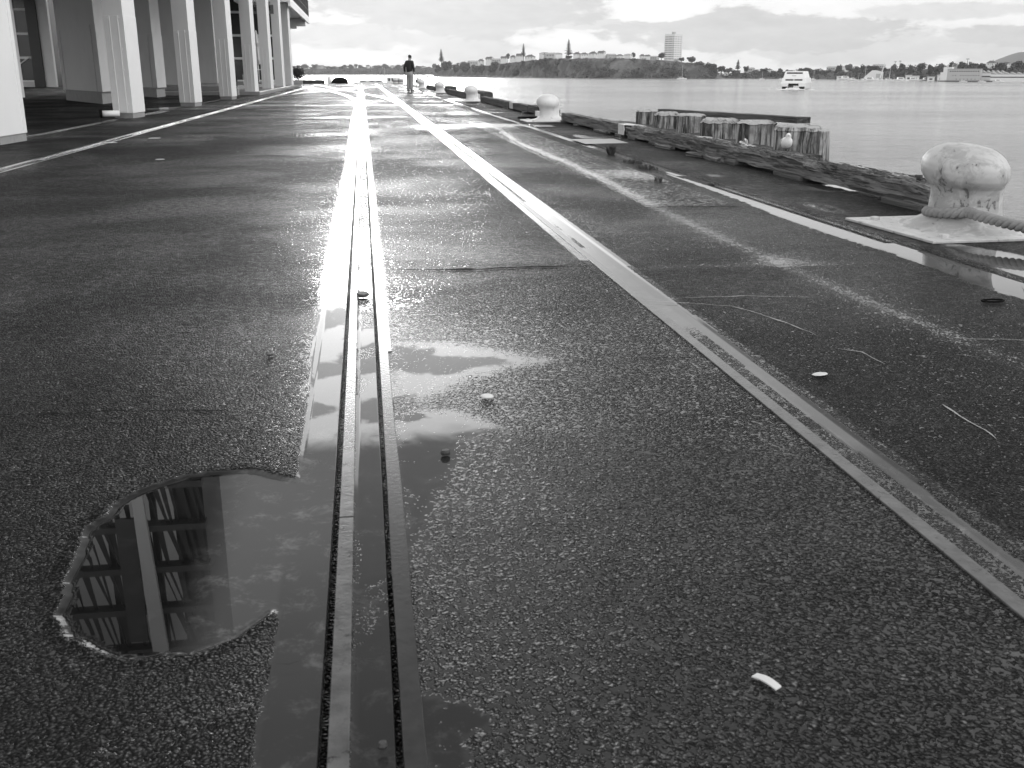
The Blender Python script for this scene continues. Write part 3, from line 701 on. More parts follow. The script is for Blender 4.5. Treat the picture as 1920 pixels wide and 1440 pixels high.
# ================================================================== TIMBER KERB
def rough_beam(L0, L1, w, h, mat, parent, rough=.01, seed=0, seg=.05, name='timber', zb=0., taper=None):
    """beam along local Y; section roughened, worn most along its top"""
    n = 20; loops = []; y = L0; N = max(3, int((L1-L0)/seg))
    for i in range(N+1):
        y = L0+(L1-L0)*i/N; l = []
        t = taper(y) if taper else 1
        for j in range(n):
            a = 2*math.pi*(j+.5)/n; cx, cz = math.cos(a), math.sin(a); m_ = max(abs(cx), abs(cz)); x = cx/m_*w/2; z = cz/m_*h/2
            x *= .985; z *= .985
            up = max(0, cz)
            q = Vector((x*16+seed*7, y*2.2, z*16)); q2 = Vector((x*45+seed, y*7, z*45))
            dsp = rough*(noise.noise(q)*1.2+noise.noise(q2)*.6)*(1+1.6*up)
            wear = rough*1.6*max(0, noise.noise(Vector((y*1.3, seed*3.1, 0))))*up
            x += dsp*cx; z += dsp*cz-wear
            if z > 0: z *= t
            l.append((x, y, zb+h/2+z))
        loops.append(l)
    return MB().loops([l[::-1] for l in loops]).build(name, mat, parent, smooth=False)
def kerb(x, y0, y1, w, h, zb, label, mat='timber_dark', rough=.006, seed=0, blocks=(), white=(), name='kerb_beam', dx=0., taper=None, bolt=()):
    r = thing(name, (x, y0, EZ), math.atan2(-dx, y1-y0), label=label, cat='timber beam', group='timber kerb beams along the wharf edge')
    L = math.hypot(dx, y1-y0)
    rough_beam(0, L, w, h, mat, r, rough, seed, zb=zb, taper=taper)
    for (b0, b1, bx) in blocks:
        MB().box(bx-.11, b0, -.01, bx+.15, b1, zb+.004).build('support_block', 'timber_dark', r, bevel=.008)
    for (b0, b1) in white:
        MB().box(-w/2-.006, b0, zb-.0, w/2+.006, b1, zb+h+.006).build('painted_band', 'whitemark', r, bevel=.004)
    for b0 in bolt:
        MB().rings([(zb+h-.03, 0, b0, .014, .014), (zb+h+.03, 0, b0, .014, .014), (zb+h+.03, 0, b0, .028, .028), (zb+h+.046, 0, b0, .028, .028)], 8).build('bolt', 'rust', r)
    return r
BX = 3.76
# nearest: long rotten beam, broken end by the rope bollard
tp = lambda y: 1-.35*max(0, (.35-y)/.35)**1.2
kerb(BX+.02, 6.30, 14.35, .18, .135, .028, 'long cracked rotten beam running up to the roped bollard with a broken near end', 'timber', .017, 3,
     blocks=[(.02, .55, -.02), (2.0, 2.6, 0), (3.55, 3.85, -.02), (4.7, 5.0, -.04), (6.3, 6.8, 0), (7.5, 7.9, 0)], taper=tp, bolt=(.30,))
kerb(BX, 14.42, 19.2, .17, .14, .028, 'weathered beam with a patch of flaking white paint, left of the pile stumps', 'timber', .008, 5,
     blocks=[(.1, .45, 0), (1.6, 1.9, 0), (3.1, 3.4, -.03), (4.45, 4.75, 0)], white=((.0, .34),))
kerb(BX, 20.2, 23.2, .17, .15, .04, 'dark beam bowed beside the second bollard', 'timber_dark', .006, 6, blocks=[(.1, .5, 0), (1.6, 2.0, 0)], taper=lambda y: 1-.25*max(0, (.8-y)/.8))
kerb(BX, 23.3, 26.3, .17, .15, .02, 'short dark beam with a fresh white painted band at its far end', 'timber_dark', .005, 7, blocks=[(.3, .7, 0)], white=((2.3, 2.9),))
kerb(BX, 26.4, 32.8, .18, .16, .01, 'dark beam in two lengths between the white band and the third bollard', 'timber_dark', .006, 8, blocks=[(.5, 1., 0), (3, 3.6, 0), (5, 5.6, 0)])
kerb(BX, 34.6, 40.5, .2, .18, .01, 'dark beam with a white painted near end beyond the third bollard', 'timber_dark', .006, 9, blocks=[(1, 1.5, 0), (4, 4.6, 0)], white=((-.02, .35),))
kerb(BX, 40.7, 46.6, .2, .18, .01, 'dark beam just this side of the fourth bollard', 'timber_dark', .006, 10, blocks=[(1, 1.5, 0), (4, 4.6, 0)])
kerb(BX, 48.6, 53.5, .2, .18, .01, 'dark beam just past the fourth bollard', 'timber_dark', .006, 11, blocks=[(1, 1.5, 0)])
kerb(BX, 53.8, 60.8, .2, .18, .01, 'farthest dark kerb beam beside the standing man', 'timber_dark', .006, 12, blocks=[(1, 1.5, 0), (4, 4.6, 0)])
# stacked second timber outside the kerb by the third and fourth bollards
for i, (y0, y1, lab) in enumerate([(35.2, 39.6, 'squared timber standing above the kerb outside the third bollard'), (49, 52.5, 'squared timber standing above the kerb outside the fourth bollard')]):
    o = rough_beam(0, y1-y0, .3, .3, 'timber_dark', None, .01, 20+i, seg=.2, name='fender_timber'); o.location = (4.22, y0, -.03); tag(o, lab, 'timber beam', 'fender timbers outside the kerb')
# broken bits lying at the foot of the rotten beam
for i, (x, y, l, rz, w, lab) in enumerate([(3.62, 12.2, .5, .1, .06, 'grey splintered board end poking from under the rotten beam'), (3.60, 10.9, .34, .2, .07, 'short dark offcut under the middle of the rotten beam'), (3.64, 10.45, .6, -.1, .08, 'pale frayed splinter wedged below the rotten beam'), (3.62, 15.6, .7, .05, .07, 'dark offcut below the weathered beam near its white patch')]):
    o = rough_beam(-l/2, l/2, w, .035, 'timber', None, .008, 30+i, name='broken_board'); o.location = (x, y, EZ); o.rotation_euler = (0, 0, rz); tag(o, lab, 'broken board', 'broken boards under the kerb')
o = MB().box(-.02, 0, 0, .13, 3.2, .03).build('loose_plank', 'timber', bevel=.004, label='thin pale plank lying outside the rotten beam near its broken end', cat='plank'); o.location = (3.83, 6.7, -.03)
# flat dark steel plate by the second bollard
o = MB().prism([(-.35, -.4), (.22, -.1), (.26, .9), (.02, .7)], 0, .03).build('steel_plate', 'gap', label='flat black plate lying beside the second bollard', cat='steel plate'); o.location = (3.42, 21.1, EZ)
for i, (x, y) in enumerate([(3.52, 20.75), (3.55, 21.15)]):
    o = MB().rings([(0, 0, 0, .05, .05), (.10, 0, 0, .05, .05)], 10).build('pipe_stub', 'hullw', label=['white pipe stub beside the second bollard, nearer one', 'white pipe stub beside the second bollard, farther one'][i], cat='pipe stub'); o.location = (x, y, EZ+.03)
o = MB().tube([(0, .07*math.cos(a), .085+.07*math.sin(a)) for a in [i*math.tau/16 for i in range(17)]], .014, 6).build('iron_ring', 'rust', label='rusty mooring ring hanging beside the second bollard', cat='iron ring'); o.location = (3.66, 20.15, EZ)

# ================================================================== PILE CLUSTER
def stump(x, y, r, ztop, label, seed, chamfer=.03, notch=False):
    n = 40; rnd = random.Random(seed); L = []
    zs = [-1.2, -.6, -.2, -.05, .05, .12, .18, ztop-.09, ztop-chamfer-.012, ztop-chamfer, ztop-.014, ztop-.004, ztop+.004]
    rs = [1]*8+[1.0, 1.03, .96-.05*(seed % 3), .86-.05*(seed % 3), .5]
    for z, s in zip(zs, rs):
        l = []
        for j in range(n):
            a = 2*math.pi*j/n; c = noise.noise(Vector((math.cos(a)*2.2+seed, math.sin(a)*2.2, z*.4)))*.07+noise.noise(Vector((math.cos(a)*9, math.sin(a)*9+seed, z)))*.045
            rr = r*s*(1+c); zz = z+(noise.noise(Vector((math.cos(a)*3, math.sin(a)*3, seed)))*.02 if z > ztop-.1 else 0)
            if notch and -.3 < a-math.pi*1.85 < .6 and z > ztop-.1: zz -= .06
            l.append((x+rr*math.cos(a), y+rr*math.sin(a), zz))
        L.append(l)
    r0 = thing('pile_stump', (0, 0, 0), label=label, cat='pile', group='cut-off pile heads beyond the rotten beam')
    MB().loops(L).build('shaft', 'pile', r0, smooth=False)
    return r0
PL = [(15.72, .155, .35, 'farthest round pile head at the left of the cluster'), (14.62, .175, .355, 'second pile head from the left, with a pale streak down it'), (13.5, .185, .372, 'third pile head from the left, pale flank and flat top'), (12.29, .235, .36, 'broad dark pile head with a flaking domed top, fourth from the left'), (11.13, .21, .385, 'pile head with a pale smooth cap, second nearest'), (9.98, .225, .39, 'nearest pile head, deeply fluted, right behind the gull')]
for i, (y, r, zt, lab) in enumerate(PL): stump(4.55, y*1.044, r*1.10, .9+(zt-.9)*1.044, lab, i+1, .03+.02*(i % 2), i == 5)
# the nearest one carries a smaller broken upstand and a split flank
o = thing('pile_stump', (0, 0, 0), label='slanting split pile flank leaning on the right of the nearest pile head', cat='pile', group='cut-off pile heads beyond the rotten beam')
MB().prism([(4.70, 10.10), (4.87, 10.16), (4.87, 10.36), (4.72, 10.38)], -.9, .33, [(4.65, 10.12), (4.78, 10.16), (4.80, 10.33), (4.68, 10.36)]).build('shaft', 'pile', o, bevel=.02)
# waling the piles stand behind, and the long loose plank laid over their tops
o = rough_beam(0, 7.4, .66, .30, 'timber_dark', None, .012, 40, name='waling_timber'); o.location = (4.28, 9.92, -.20); tag(o, 'thick squared timber shelf at the feet of the pile stumps', 'timber beam')
o = MB().box(-.16, -.02, 0, .16, .34, .012).build('cap_board', 'timber', label='thin board under the gull, capping the end of the timber shelf', cat='board', bevel=.003); o.location = (4.24, 9.93, .106)
a = Vector(PXp(1242, 207, 4.85)); b = Vector(PXp(1507, 224, 4.80))
o = rough_beam(0, (b-a).length, .16, .07, 'timber_dark', None, .003, 41, name='loose_plank', seg=.3); o.location = b-Vector((0, 0, .045)); dv = a-b
o.rotation_euler = (math.asin(dv.z/dv.length), 0, math.atan2(-dv.x, dv.y)); tag(o, 'long straight plank resting across the tops of the pile heads', 'plank')
# old pipe and driftwood lying on the shelf
for i, (pts, rr, lab) in enumerate([([(4.02, 9.99, .125), (4.05, 10.35, .15), (4.10, 10.75, .145), (4.12, 11.0, .17)], [.016, .02, .026, .014], 'pale forked driftwood branch lying left of the gull'), ([(4.06, 11.1, .14), (4.06, 11.8, .15), (4.05, 12.5, .13)], [.022, .024, .018], 'pale iron pipe lying before the broad dark pile head'), ([(3.98, 13.9, .13), (4.0, 14.6, .15), (3.98, 15.6, .14), (3.92, 16.3, .13)], [.02, .022, .022, .015], 'pale pipe lying along the shelf below the farthest pile heads')]):
    P = [Vector(p) for p in pts]; Q = []; RR = []
    for j in range(len(P)-1):
        for t in range(6): Q.append(P[j].lerp(P[j+1], t/6)+Vector((.012*noise.noise(Vector((j+t*.3, i, 0))), 0, .012*noise.noise(Vector((j+t*.3, i+5, 0)))))); RR.append(rr[j]+(rr[j+1]-rr[j])*t/6)
    mb = MB().tube(Q, RR, 8)
    if i == 0: mb.tube([Q[11], Q[11]+Vector((.03, .1, .05)), Q[11]+Vector((.05, .2, .06))], [.018, .014, .008], 6)
    mb.build('driftwood' if i == 0 else 'old_pipe', 'mortar', smooth=True, label=lab, cat='driftwood' if i == 0 else 'pipe')
for i, (y, lab) in enumerate([(12.05, 'bolt head on the shelf below the broad dark pile, nearer'), (12.75, 'bolt head on the shelf below the broad dark pile, middle'), (13.25, 'bolt head on the shelf below the broad dark pile, farther')]):
    o = MB().rings([(0, 0, 0, .03, .03), (.02, 0, 0, .03, .03), (.03, 0, 0, .015, .015)], 8).build('bolt_head', 'rust', label=lab, cat='bolt'); o.location = (4.1, y, .10)
# rotten fibres along the top of the broken beam
rnd = random.Random(5); mb = MB()
for i in range(420):
    y = rnd.uniform(6.4, 13); x = BX+rnd.uniform(-.09, .09); z = EZ+.185+rnd.uniform(-.012, .004); l = rnd.uniform(.03, .16); t = rnd.uniform(.002, .007)
    a = Vector((x, y, z)); b = a+Vector((rnd.uniform(-.025, .025), l, rnd.uniform(-.008, .008))); mb.beam(a, b, t)
mb.build('wood_splinters', 'timber', kind='stuff')

# ================================================================== GULL
def skin_obj(name, verts, edges, radii, mat, parent=None, sub=1, root=0, mesh_only=False):
    me = bpy.data.meshes.new(name); me.from_pydata(verts, edges, []); me.update()
    o = bpy.data.objects.new(name, me); COL.objects.link(o)
    s = o.modifiers.new('skin', 'SKIN'); s.use_smooth_shade = True
    for i, r in enumerate(radii):
        d = me.skin_vertices[0].data[i]; d.radius = (r if isinstance(r, tuple) else (r, r)); d.use_root = (i == root)
    if sub: u = o.modifiers.new('sub', 'SUBSURF'); u.levels = u.render_levels = sub
    me.materials.append(M[mat])
    if parent is not None: o.parent = parent
    return o
g = thing('seagull', (4.26, 10.03, .119), math.radians(168), label='plump white gull standing on the shelf before the nearest pile head', cat='gull')
# local +Y = the way it faces; body, neck and head in one skin
g.scale = (.86,)*3
P = [(0,-.135,.078),(0,-.12,.083),(0,-.085,.092),(0,-.04,.104),(0,.0,.116),(0,.035,.132),(0,.055,.150),(0,.063,.168),(0,.068,.182),(0,.076,.196),(0,.088,.204),(0,.100,.204),(0,.107,.202)]
MB().tube([Vector(p) for p in P], [.004,.016,.042,.062,.068,.062,.050,.037,.031,.031,.028,.018,.004], 20).build('body', 'gullw', g, smooth=True)
for sx in (-1, 1):
    L = []
    for y, z, hw, th in ((.045,.132,.006,.003),(.03,.128,.026,.008),(-.01,.122,.036,.010),(-.06,.108,.034,.009),(-.11,.094,.022,.007),(-.165,.080,.004,.002)):
        bx_ = sx*(.062-max(0, -y-.02)*.33-max(0, y-.01)*.5)
        L.append([(bx_+th*math.cos(a), y, z+hw*math.sin(a)) for a in [j*math.tau/12 for j in range(12)]])
    MB().loops(L).build('wing', 'gullg', g, smooth=True)
e = MB().rings([(0, 0, 0, .007, .006), (.014, 0, .001, .005, .004), (.026, 0, .004, .001, .001)], 8).build('beak', 'beak', g); e.rotation_euler = (-math.pi/2, 0, 0); e.location = (0, .100, .202)
for sx in (-1, 1):
    e = MB().rings([(-.003, 0, 0, .001, .001), (0, 0, 0, .004, .004), (.003, 0, 0, .001, .001)], 8).build('eye', 'gap', g); e.location = (sx*.0225, .090, .209); e.rotation_euler = (0, math.pi/2, 0)
MB().tube([(.014, -.005, .075), (.014, -.002, .04), (.014, 0, .004)], .0032, 6).add([(.014,0,.003),(-.004,.03,.001),(.014,.036,.001),(.032,.03,.001),(.014,-.012,.001)], [(0,1,2),(0,2,3),(0,3,4),(0,4,1)]).build('leg', 'beak', g)
MB().tube([(-.014, -.005, .075), (-.015, .012, .055), (-.014, .0, .004)], .0032, 6).add([(-.014,0,.003),(-.032,.03,.001),(-.014,.036,.001),(.004,.03,.001),(-.014,-.012,.001)], [(0,1,2),(0,2,3),(0,3,4),(0,4,1)]).build('leg', 'beak', g)

# ================================================================== THE BUILDING ON THE LEFT
ZS = 6.2   # underside of the upper storey over the terrace; lower over the first bays
ZL = 4.2
cornerY = [14.21, 22.24, 29.75, 37.3, 44.95, 52.6, 60.3, 68.0]
plab = ['nearest white pillar, cut by the left edge of the picture', 'second nearest white pillar with stepped cladding and a dark pipe end at its foot', 'third nearest white pillar with a narrow return strip', 'fourth nearest white pillar on its small dark plinth', 'fifth white pillar, standing where the raised terrace kerb begins', 'sixth white pillar, the one left of the terrace parasol gap', 'seventh white pillar, last but one before the open water', 'farthest white pillar carrying the balcony end']
for i, Yk in enumerate(cornerY):
    zb = .14 if i >= 5 else 0.
    ph = .10 if i < 5 else .0; X0 = (-4.67, -4.67, -4.58, -4.48, -4.44, -4.42, -4.40, -4.42)[i]
    F = [(X0, Yk), (X0+.06, Yk+.92), (X0-.40, Yk+1.22), (X0-.46, Yk+.30)]
    cx = sum(p[0] for p in F)/4; cy = sum(p[1] for p in F)/4
    sc_ = lambda s: [(cx+(p[0]-cx)*s, cy+(p[1]-cy)*(1+(s-1)*.5)) for p in F]
    r = thing('pillar', (0, 0, 0), label=plab[i], cat='pillar', group='white pillars along the building')
    MB().prism(sc_(.985), zb+ph+.002, ZS if i > 4 else ZL).build('shaft', 'wall', r, bevel=.008)
    if ph: MB().prism(sc_(.94), -.03, zb+ph+.002).build('plinth', 'plinth', r, bevel=.006)
    # lower cladding wraps the shaft
    top = 2.0+zb*.5
    MB().prism(sc_(1.0), zb+ph+.004, top).build('cladding', 'wall', r, bevel=.006)
    d1 = Vector((F[3][0]-F[0][0], F[3][1]-F[0][1], 0)); n1 = Vector((d1.y, -d1.x, 0)).normalized()
    if n1.y > 0: n1 = -n1
    if i < 6:
        for t in (.27, .68):
            p = Vector((*F[0], 0))+d1*t+n1*.003; u = d1.normalized()
            s = [p-u*.007+n1*.010, p+u*.007+n1*.010, p+u*.007-n1*.004, p-u*.007-n1*.004]
            MB().prism([(q.x, q.y) for q in s], zb+ph+.01, top-.01).build('cover_strip', 'wall', r)
        if i < 3:
            mb = MB()
            for t in (.2, .75):
                for z in (.28, .95, 1.35, 1.95):
                    p = Vector((*F[0], z))+d1*t+n1*.004; mb.beam(p, p+n1*.012, .022)
            mb.build('cladding_screws', 'wall', r)
    if i == 0:
        p = Vector((*F[0], 0)); e = Vector((F[1][0]-F[0][0], F[1][1]-F[0][1], 0)); u = e.normalized(); nn = Vector((u.y, -u.x, 0))
        for t in (.86,):
            q = p+e*t; s = [q-u*.007+nn*.012, q+u*.007+nn*.012, q+u*.007-nn*.004, q-u*.007-nn*.004]
            MB().prism([(w.x, w.y) for w in s], ph+.01, 2.1).build('cover_strip', 'wall', r)
# dark pipe end at the foot of the second pillar
r = thing('pipe_end', (-5.28, 22.15, .10), label='short pipe with a black open end at the foot of the second pillar', cat='pipe')
MB().tube([(0, 0, 0), (.34, .1, 0)], .062, 14).build('pipe', 'wall', r, smooth=True); MB().tube([(-.03, -.008, 0), (.02, .006, 0)], .085, 14).build('rubber_collar', 'gap', r, smooth=True)
# oblique wall piers behind
pierlab = ['broad grey wall pier half hidden by the nearest pillar', 'broad grey wall pier left of the second pillar', 'grey wall pier between the second and third pillars', 'grey wall pier between the third and fourth pillars', 'grey wall pier seen between the fourth and fifth pillars']
for i, (Yk, wl) in enumerate([(23.8, 2.5), (32.35, 2.5), (40.8, 2.5), (48.4, 2.5), (57.5, 1.6)]):
    C0 = (-7.6-(.15 if i == 0 else 0), Yk); LB = (C0[0]-wl, Yk+wl*2.1); RB = (C0[0]+.02, Yk+1.75); BB = (LB[0]+.1, LB[1]+1.6)
    F = [C0, RB, BB, LB]; cx = sum(p[0] for p in F)/4; cy = sum(p[1] for p in F)/4
    s = lambda k_: [(cx+(p[0]-cx)*k_, cy+(p[1]-cy)*k_) for p in F]
    r = thing('wall_pier', (0, 0, 0), label=pierlab[i], cat='wall pier', group='grey wall piers under the building')
    MB().prism(s(.93), -.03, .36).build('plinth', 'plinth', r); MB().prism(s(.985), .362, ZS if i > 2 else ZL).build('wall', 'wall2', r)
    MB().prism(s(1.), .35, 2.25).build('cladding', 'wall2', r, bevel=.006)
    d1 = Vector((LB[0]-C0[0], LB[1]-C0[1], 0)); u = d1.normalized(); n1 = Vector((u.y, -u.x, 0));
    if n1.x > 0: n1 = -n1
    for t in (.11, .9):
        p = Vector((*C0, 0))+d1*t; w = [p-u*.02+n1*.018, p+u*.02+n1*.018, p+u*.02-n1*.004, p-u*.02-n1*.004]
        MB().prism([(q.x, q.y) for q in w], .36, 2.24).build('cover_strip', 'wall2', r)
# raised terrace, its kerb and step
r = thing('terrace', (0, 0, 0), label='raised concrete terrace with a kerb under the farther pillars', cat='terrace')
MB().box(-9.4, 44.6, -.03, -4.23, 74.8, .14).build('kerb', 'curb', r, bevel=.02)
MB().box(-9.35, 47.5, .14, -5.6, 74, .33).build('step', 'curb', r, bevel=.02)
# glazed ends far back
def glazing(x0, x1, y, z0, z1, nx, nz, label, brace=False):
    r = thing('glazed_screen', (0, 0, 0), label=label, cat='glazed screen'); MB().box(x0, y+.04, z0, x1, y+.08, z1).build('pane', 'glass', r)
    for i in range(nx+1): x = x0+(x1-x0)*i/nx; MB().box(x-.055, y-.03, z0, x+.055, y+.039, z1).build('mullion', 'mullion', r)
    for j in range(nz+1):
        z = z0+(z1-z0)*j/nz; MB().box(x0-.03, y-.045, z-.075, x1+.03, y-.031, z+.075).build('glazing_bar', 'mullion', r)
    if brace: MB().beam((x0+.3, y-.06, z0+.1), (x1-.2, y-.06, z0+1.5), .07).build('handrail', 'mullion', r)
    return r
glazing(-23.6, -20.95, 72, .35, ZS, 3, 4, 'tall dark window wall with white glazing bars at far left', True)
MB().box(-24, 71.9, -.03, -20.9, 72.2, .34).build('window_sill_wall', 'wall2', label='low pale wall under the tall window at far left', cat='wall')
MB().prism([(-20.9, 71.4), (-20.2, 71.2), (-20.2, 76), (-20.9, 76)], -.03, ZS).build('return_wall', 'dark', label='dark return wall beside the tall far-left window', cat='wall')
MB().box(-20.19, 71.3, -.03, -19.55, 71.7, ZS).build('wall_end', 'wall', label='narrow white wall end between dark wall and open gap at far left', cat='wall')
glazing(-13.35, -12.5, 72.5, .35, ZS, 2, 4, 'narrow dark window wall seen between the third wall pier and the second pillar')
glazing(-8.6, -5.6, 73.2, .35, ZS, 4, 4, 'dark glazed restaurant front behind the farthest pillars')
MB().box(-12.4, 73, -.03, -8.7, 73.3, ZS).build('back_wall', 'wall2', label='grey back wall at the end of the terrace', cat='wall')
r = thing('white_railing', (0, 0, 0), label='white rails across the open gap at far left', cat='railing')
for z in (.25, .9, 2.9): MB().box(-19.5, 78, z, -17, 78.1, z+.18).build('rail', 'mullion', r)
for x in (-19.5, -17.0): MB().box(x-.05, 78.11, -.03, x+.05, 78.2, 3.1).build('post', 'mullion', r)
MB().box(-19.5, 78.2, .0, -16.5, 78.4, .88).build('parapet', 'plinth', label='low dark wall across the open gap at far left', cat='wall')
# upper storey with balcony; the block rises clear of the frame but shows in the puddle
r = thing('wharf_building', (0, 0, 0), label='upper storey of the long pale building carried by the white pillars', cat='building')
MB().box(-26, 46.6, ZS, -4.3, 74, ZS+.55).build('floor_slab', 'wall', r); MB().box(-26, 14.0, ZL, -4.45, 46.59, ZL+.5).build('floor_slab', 'wall', r)
MB().box(-26, 46.8, ZS+.55, -4.6, 73.8, ZS+.9).build('roof_parapet', 'wall', r); MB().box(-26, 46.2, ZL+.5, -4.5, 46.58, ZS+.5).build('step_wall', 'wall', r)
b0, b1 = -4.13, 90.6
r = thing('balcony', (0, 0, 0), label='pale balcony with thin upright railings jutting past the farthest pillar', cat='balcony')
MB().box(-7.5, 66.9, 5.02, b0, b1, 5.30).build('slab', 'wall', r, bevel=.02)
MB().box(-7.5, b1-3.9, 4.45, b0-.16, b1-3.2, 5.018).build('cross_beam', 'wall', r, bevel=.02); MB().box(b0-.15, 66.9, 4.78, b0, b1, 5.018).build('edge_beam', 'wall', r, bevel=.01)
MB().box(-7.4, b1-3.8, 4.25, -5.0, b1-3.3, 4.448).build('bracket', 'wall', r, bevel=.02)
mb = MB()
for i in range(64): y = 67+(b1-67)*i/63; mb.box(b0-.05, y-.02, 5.3, b0-.02, y+.02, 6.5)
for i in range(9): x = -6.5+(b0+6.5)*i/9; mb.box(x-.012, b1-.06, 5.3, x+.012, b1-.035, 6.5)
o = mb.build('balusters', 'rust', r); o['kind'] = 'stuff'
MB().box(b0-.07, 66.9, 6.5, b0-.01, b1, 6.57).box(-6.5, b1-.08, 6.5, b0-.071, b1-.02, 6.57).box(b0-.055, 66.9, 5.8, b0-.02, b1-.03, 5.85).build('handrail', 'rust', r)
o = MB().add([(-6.0, 87, 4.24), (-5.5, 87, 4.24), (-5.8, 87, 3.9), (-6.0, 87.2, 4.24), (-5.5, 87.2, 4.24), (-5.8, 87.2, 3.9)], [(0,1,2),(3,5,4),(0,2,5,3),(1,4,5,2),(0,3,4,1)]).build('floodlight', 'gap', label='small black floodlight hung under the balcony', cat='floodlight')
# wall frame / narrow notice at the last pillar
o = MB().box(0, 0, 0, .05, .5, 1.5).build('notice_frame', 'gap', label='narrow dark framed board on the side of the farthest pillar', cat='sign'); o.location = (-4.62, 68.15, 1.35)
# sign with cut-off letters between the far pillars
def text_mesh(s, size, mat, parent, loc, depth=.01):
    cu = bpy.data.curves.new('lettering', 'FONT'); cu.body = s; cu.size = size; cu.extrude = depth; cu.offset = .006
    t = bpy.data.objects.new('tmp', cu); COL.objects.link(t); bpy.context.view_layer.update()
    me = bpy.data.meshes.new_from_object(t.evaluated_get(bpy.context.evaluated_depsgraph_get())); bpy.data.objects.remove(t)
    o = bpy.data.objects.new('lettering', me); COL.objects.link(o); me.materials.clear(); me.materials.append(M[mat]); o.parent = parent
    o.rotation_euler = (math.pi/2, 0, 0); o.location = loc; return o
r = thing('sign', (0, 0, 0), label='grey sign board with dark letters hanging behind the far pillars', cat='sign')
sx0 = PYp(462, 9, 58)[0]; sx1 = PYp(512, 9, 58)[0]; sz1 = PYp(475, 8.6, 58)[2]; sz0 = PYp(475, 25.7, 58)[2]
MB().box(sx0, 58, sz0, sx1, 58.06, sz1).build('board', 'slab', r)
text_mesh('Hilton', .38, 'gap', r, (PYp(466.6, 21, 58)[0], 57.97, PYp(470, 20.5, 58)[2])).scale = (.62, 1, 1)
text_mesh('at', .38, 'gap', r, (PYp(501.0, 20, 58)[0], 57.97, PYp(470, 18.8, 58)[2])).scale = (.62, 1, 1)
# folded parasol, cafe table and chair on the terrace
ux, uy, uz = PYp(486, 152, 59); uz = .33
r = thing('folded_parasol', (ux, uy+.0, uz), label='tall folded pale parasol on the terrace between the fifth and sixth pillars', cat='parasol')
MB().tube([(0, 0, 0), (0, 0, 2.75)], .03, 8).build('pole', 'mullion', r)
L = []
for z, rr in [(1.0, .10), (1.2, .17), (1.6, .13), (1.9, .10), (2.1, .19), (2.2, .16), (2.45, .08), (2.7, .035), (2.74, .01)]:
    L.append([(rr*math.cos(a)*(1+.35*math.sin(a*5+z)), rr*math.sin(a)*(1+.35*math.sin(a*5+z)), z) for a in [j*math.tau/30 for j in range(30)]])
MB().loops(L).build('canopy', 'canvas', r); MB().rings([(0, 0, 0, .28, .28), (.07, 0, 0, .26, .26)], 16).build('base', 'plinth', r)
r = thing('cafe_table', (ux+.1, uy-1.4, .33), label='small round cafe table below the folded parasol', cat='table')
MB().rings([(.70, 0, 0, .35, .35), (.73, 0, 0, .35, .35)], 20).build('table_top', 'mullion', r); MB().tube([(0, 0, 0), (0, 0, .70)], .03, 8).build('leg', 'rust', r); MB().rings([(0, 0, 0, .22, .22), (.03, 0, 0, .2, .2)], 16).build('base', 'rust', r)
for i, dxx in enumerate((-.55, .5)):
    r = thing('cafe_chair', (ux+.1+dxx, uy-1.6, .33), 1.2*(1 if i else -1), label=['light metal cafe chair left of the small terrace table', 'light metal cafe chair right of the small terrace table'][i], cat='chair', group='cafe chairs on the terrace')
    MB().box(-.2, -.2, .43, .2, .2, .46).build('seat', 'mullion', r); MB().box(-.19, .17, .62, .19, .2, .86).build('backrest', 'mullion', r)
    for a, b in ((-1,-1),(1,-1),(-1,1),(1,1)): MB().beam((a*.17, b*.17, 0), (a*.17, b*.185, .43 if b < 0 else .87), .025).build('leg', 'mullion', r)
# dark potted bush at the end of the pillars and planting between them
def leafball(mb, c, rad, n, size, rnd, squash=1.):
    for i in range(n):
        d = Vector((rnd.gauss(0, 1), rnd.gauss(0, 1), rnd.gauss(0, 1))).normalized(); rr = rnd.uniform(.55, 1.05)
        p = Vector((c[0]+d.x*rad[0]*rr, c[1]+d.y*rad[1]*rr, c[2]+d.z*rad[2]*rr))
        nrm = (d+Vector((rnd.gauss(0, .5), rnd.gauss(0, .5), rnd.gauss(0, .5)+.3))).normalized(); u = nrm.orthogonal().normalized(); v = nrm.cross(u); s = size*rnd.uniform(.6, 1.3)
        a = rnd.uniform(0, 6.28); u, v = u*math.cos(a)+v*math.sin(a), v*math.cos(a)-u*math.sin(a)
        mb.add([p-u*s-v*s*.2, p+v*s*.6, p+u*s+v*s*.1, p-v*s*.55], [(0, 1, 2, 3)])
rnd = random.Random(8)
for i, (x, y, rr, hh, lab) in enumerate([(-4.25, 71.8, .5, 1.15, 'dark round bush in a planter just past the farthest pillar'), (-5.05, 66.0, .22, 1.5, 'narrow dark hedge plant between the last two pillars'), (-5.1, 58.4, .24, 1.45, 'narrow dark hedge plant between the sixth and seventh pillars'), (-5.2, 44.2, .16, .9, 'small dark plant peeping between the fourth and fifth pillars')]):
    r = thing('potted_bush', (x, y, .14 if i < 3 else 0), label=lab, cat='bush', group='dark bushes by the pillars')
    MB().prism([(-.3, -.3), (.3, -.3), (.3, .3), (-.3, .3)] if i == 0 else [(-.18, -.18), (.18, -.18), (.18, .18), (-.18, .18)], 0, .28).build('planter', 'plinth', r, bevel=.02)
    mb = MB(); leafball(mb, (0, 0, .28+(hh-.28)/2), (rr, rr, (hh-.28)/2+.05), 900 if i == 0 else 500, .05, rnd); leafball(mb, (0, 0, .28+(hh-.28)/2), (rr*.6, rr*.6, (hh-.28)*.4), 400, .06, rnd); mb.build('foliage', 'weed', r)

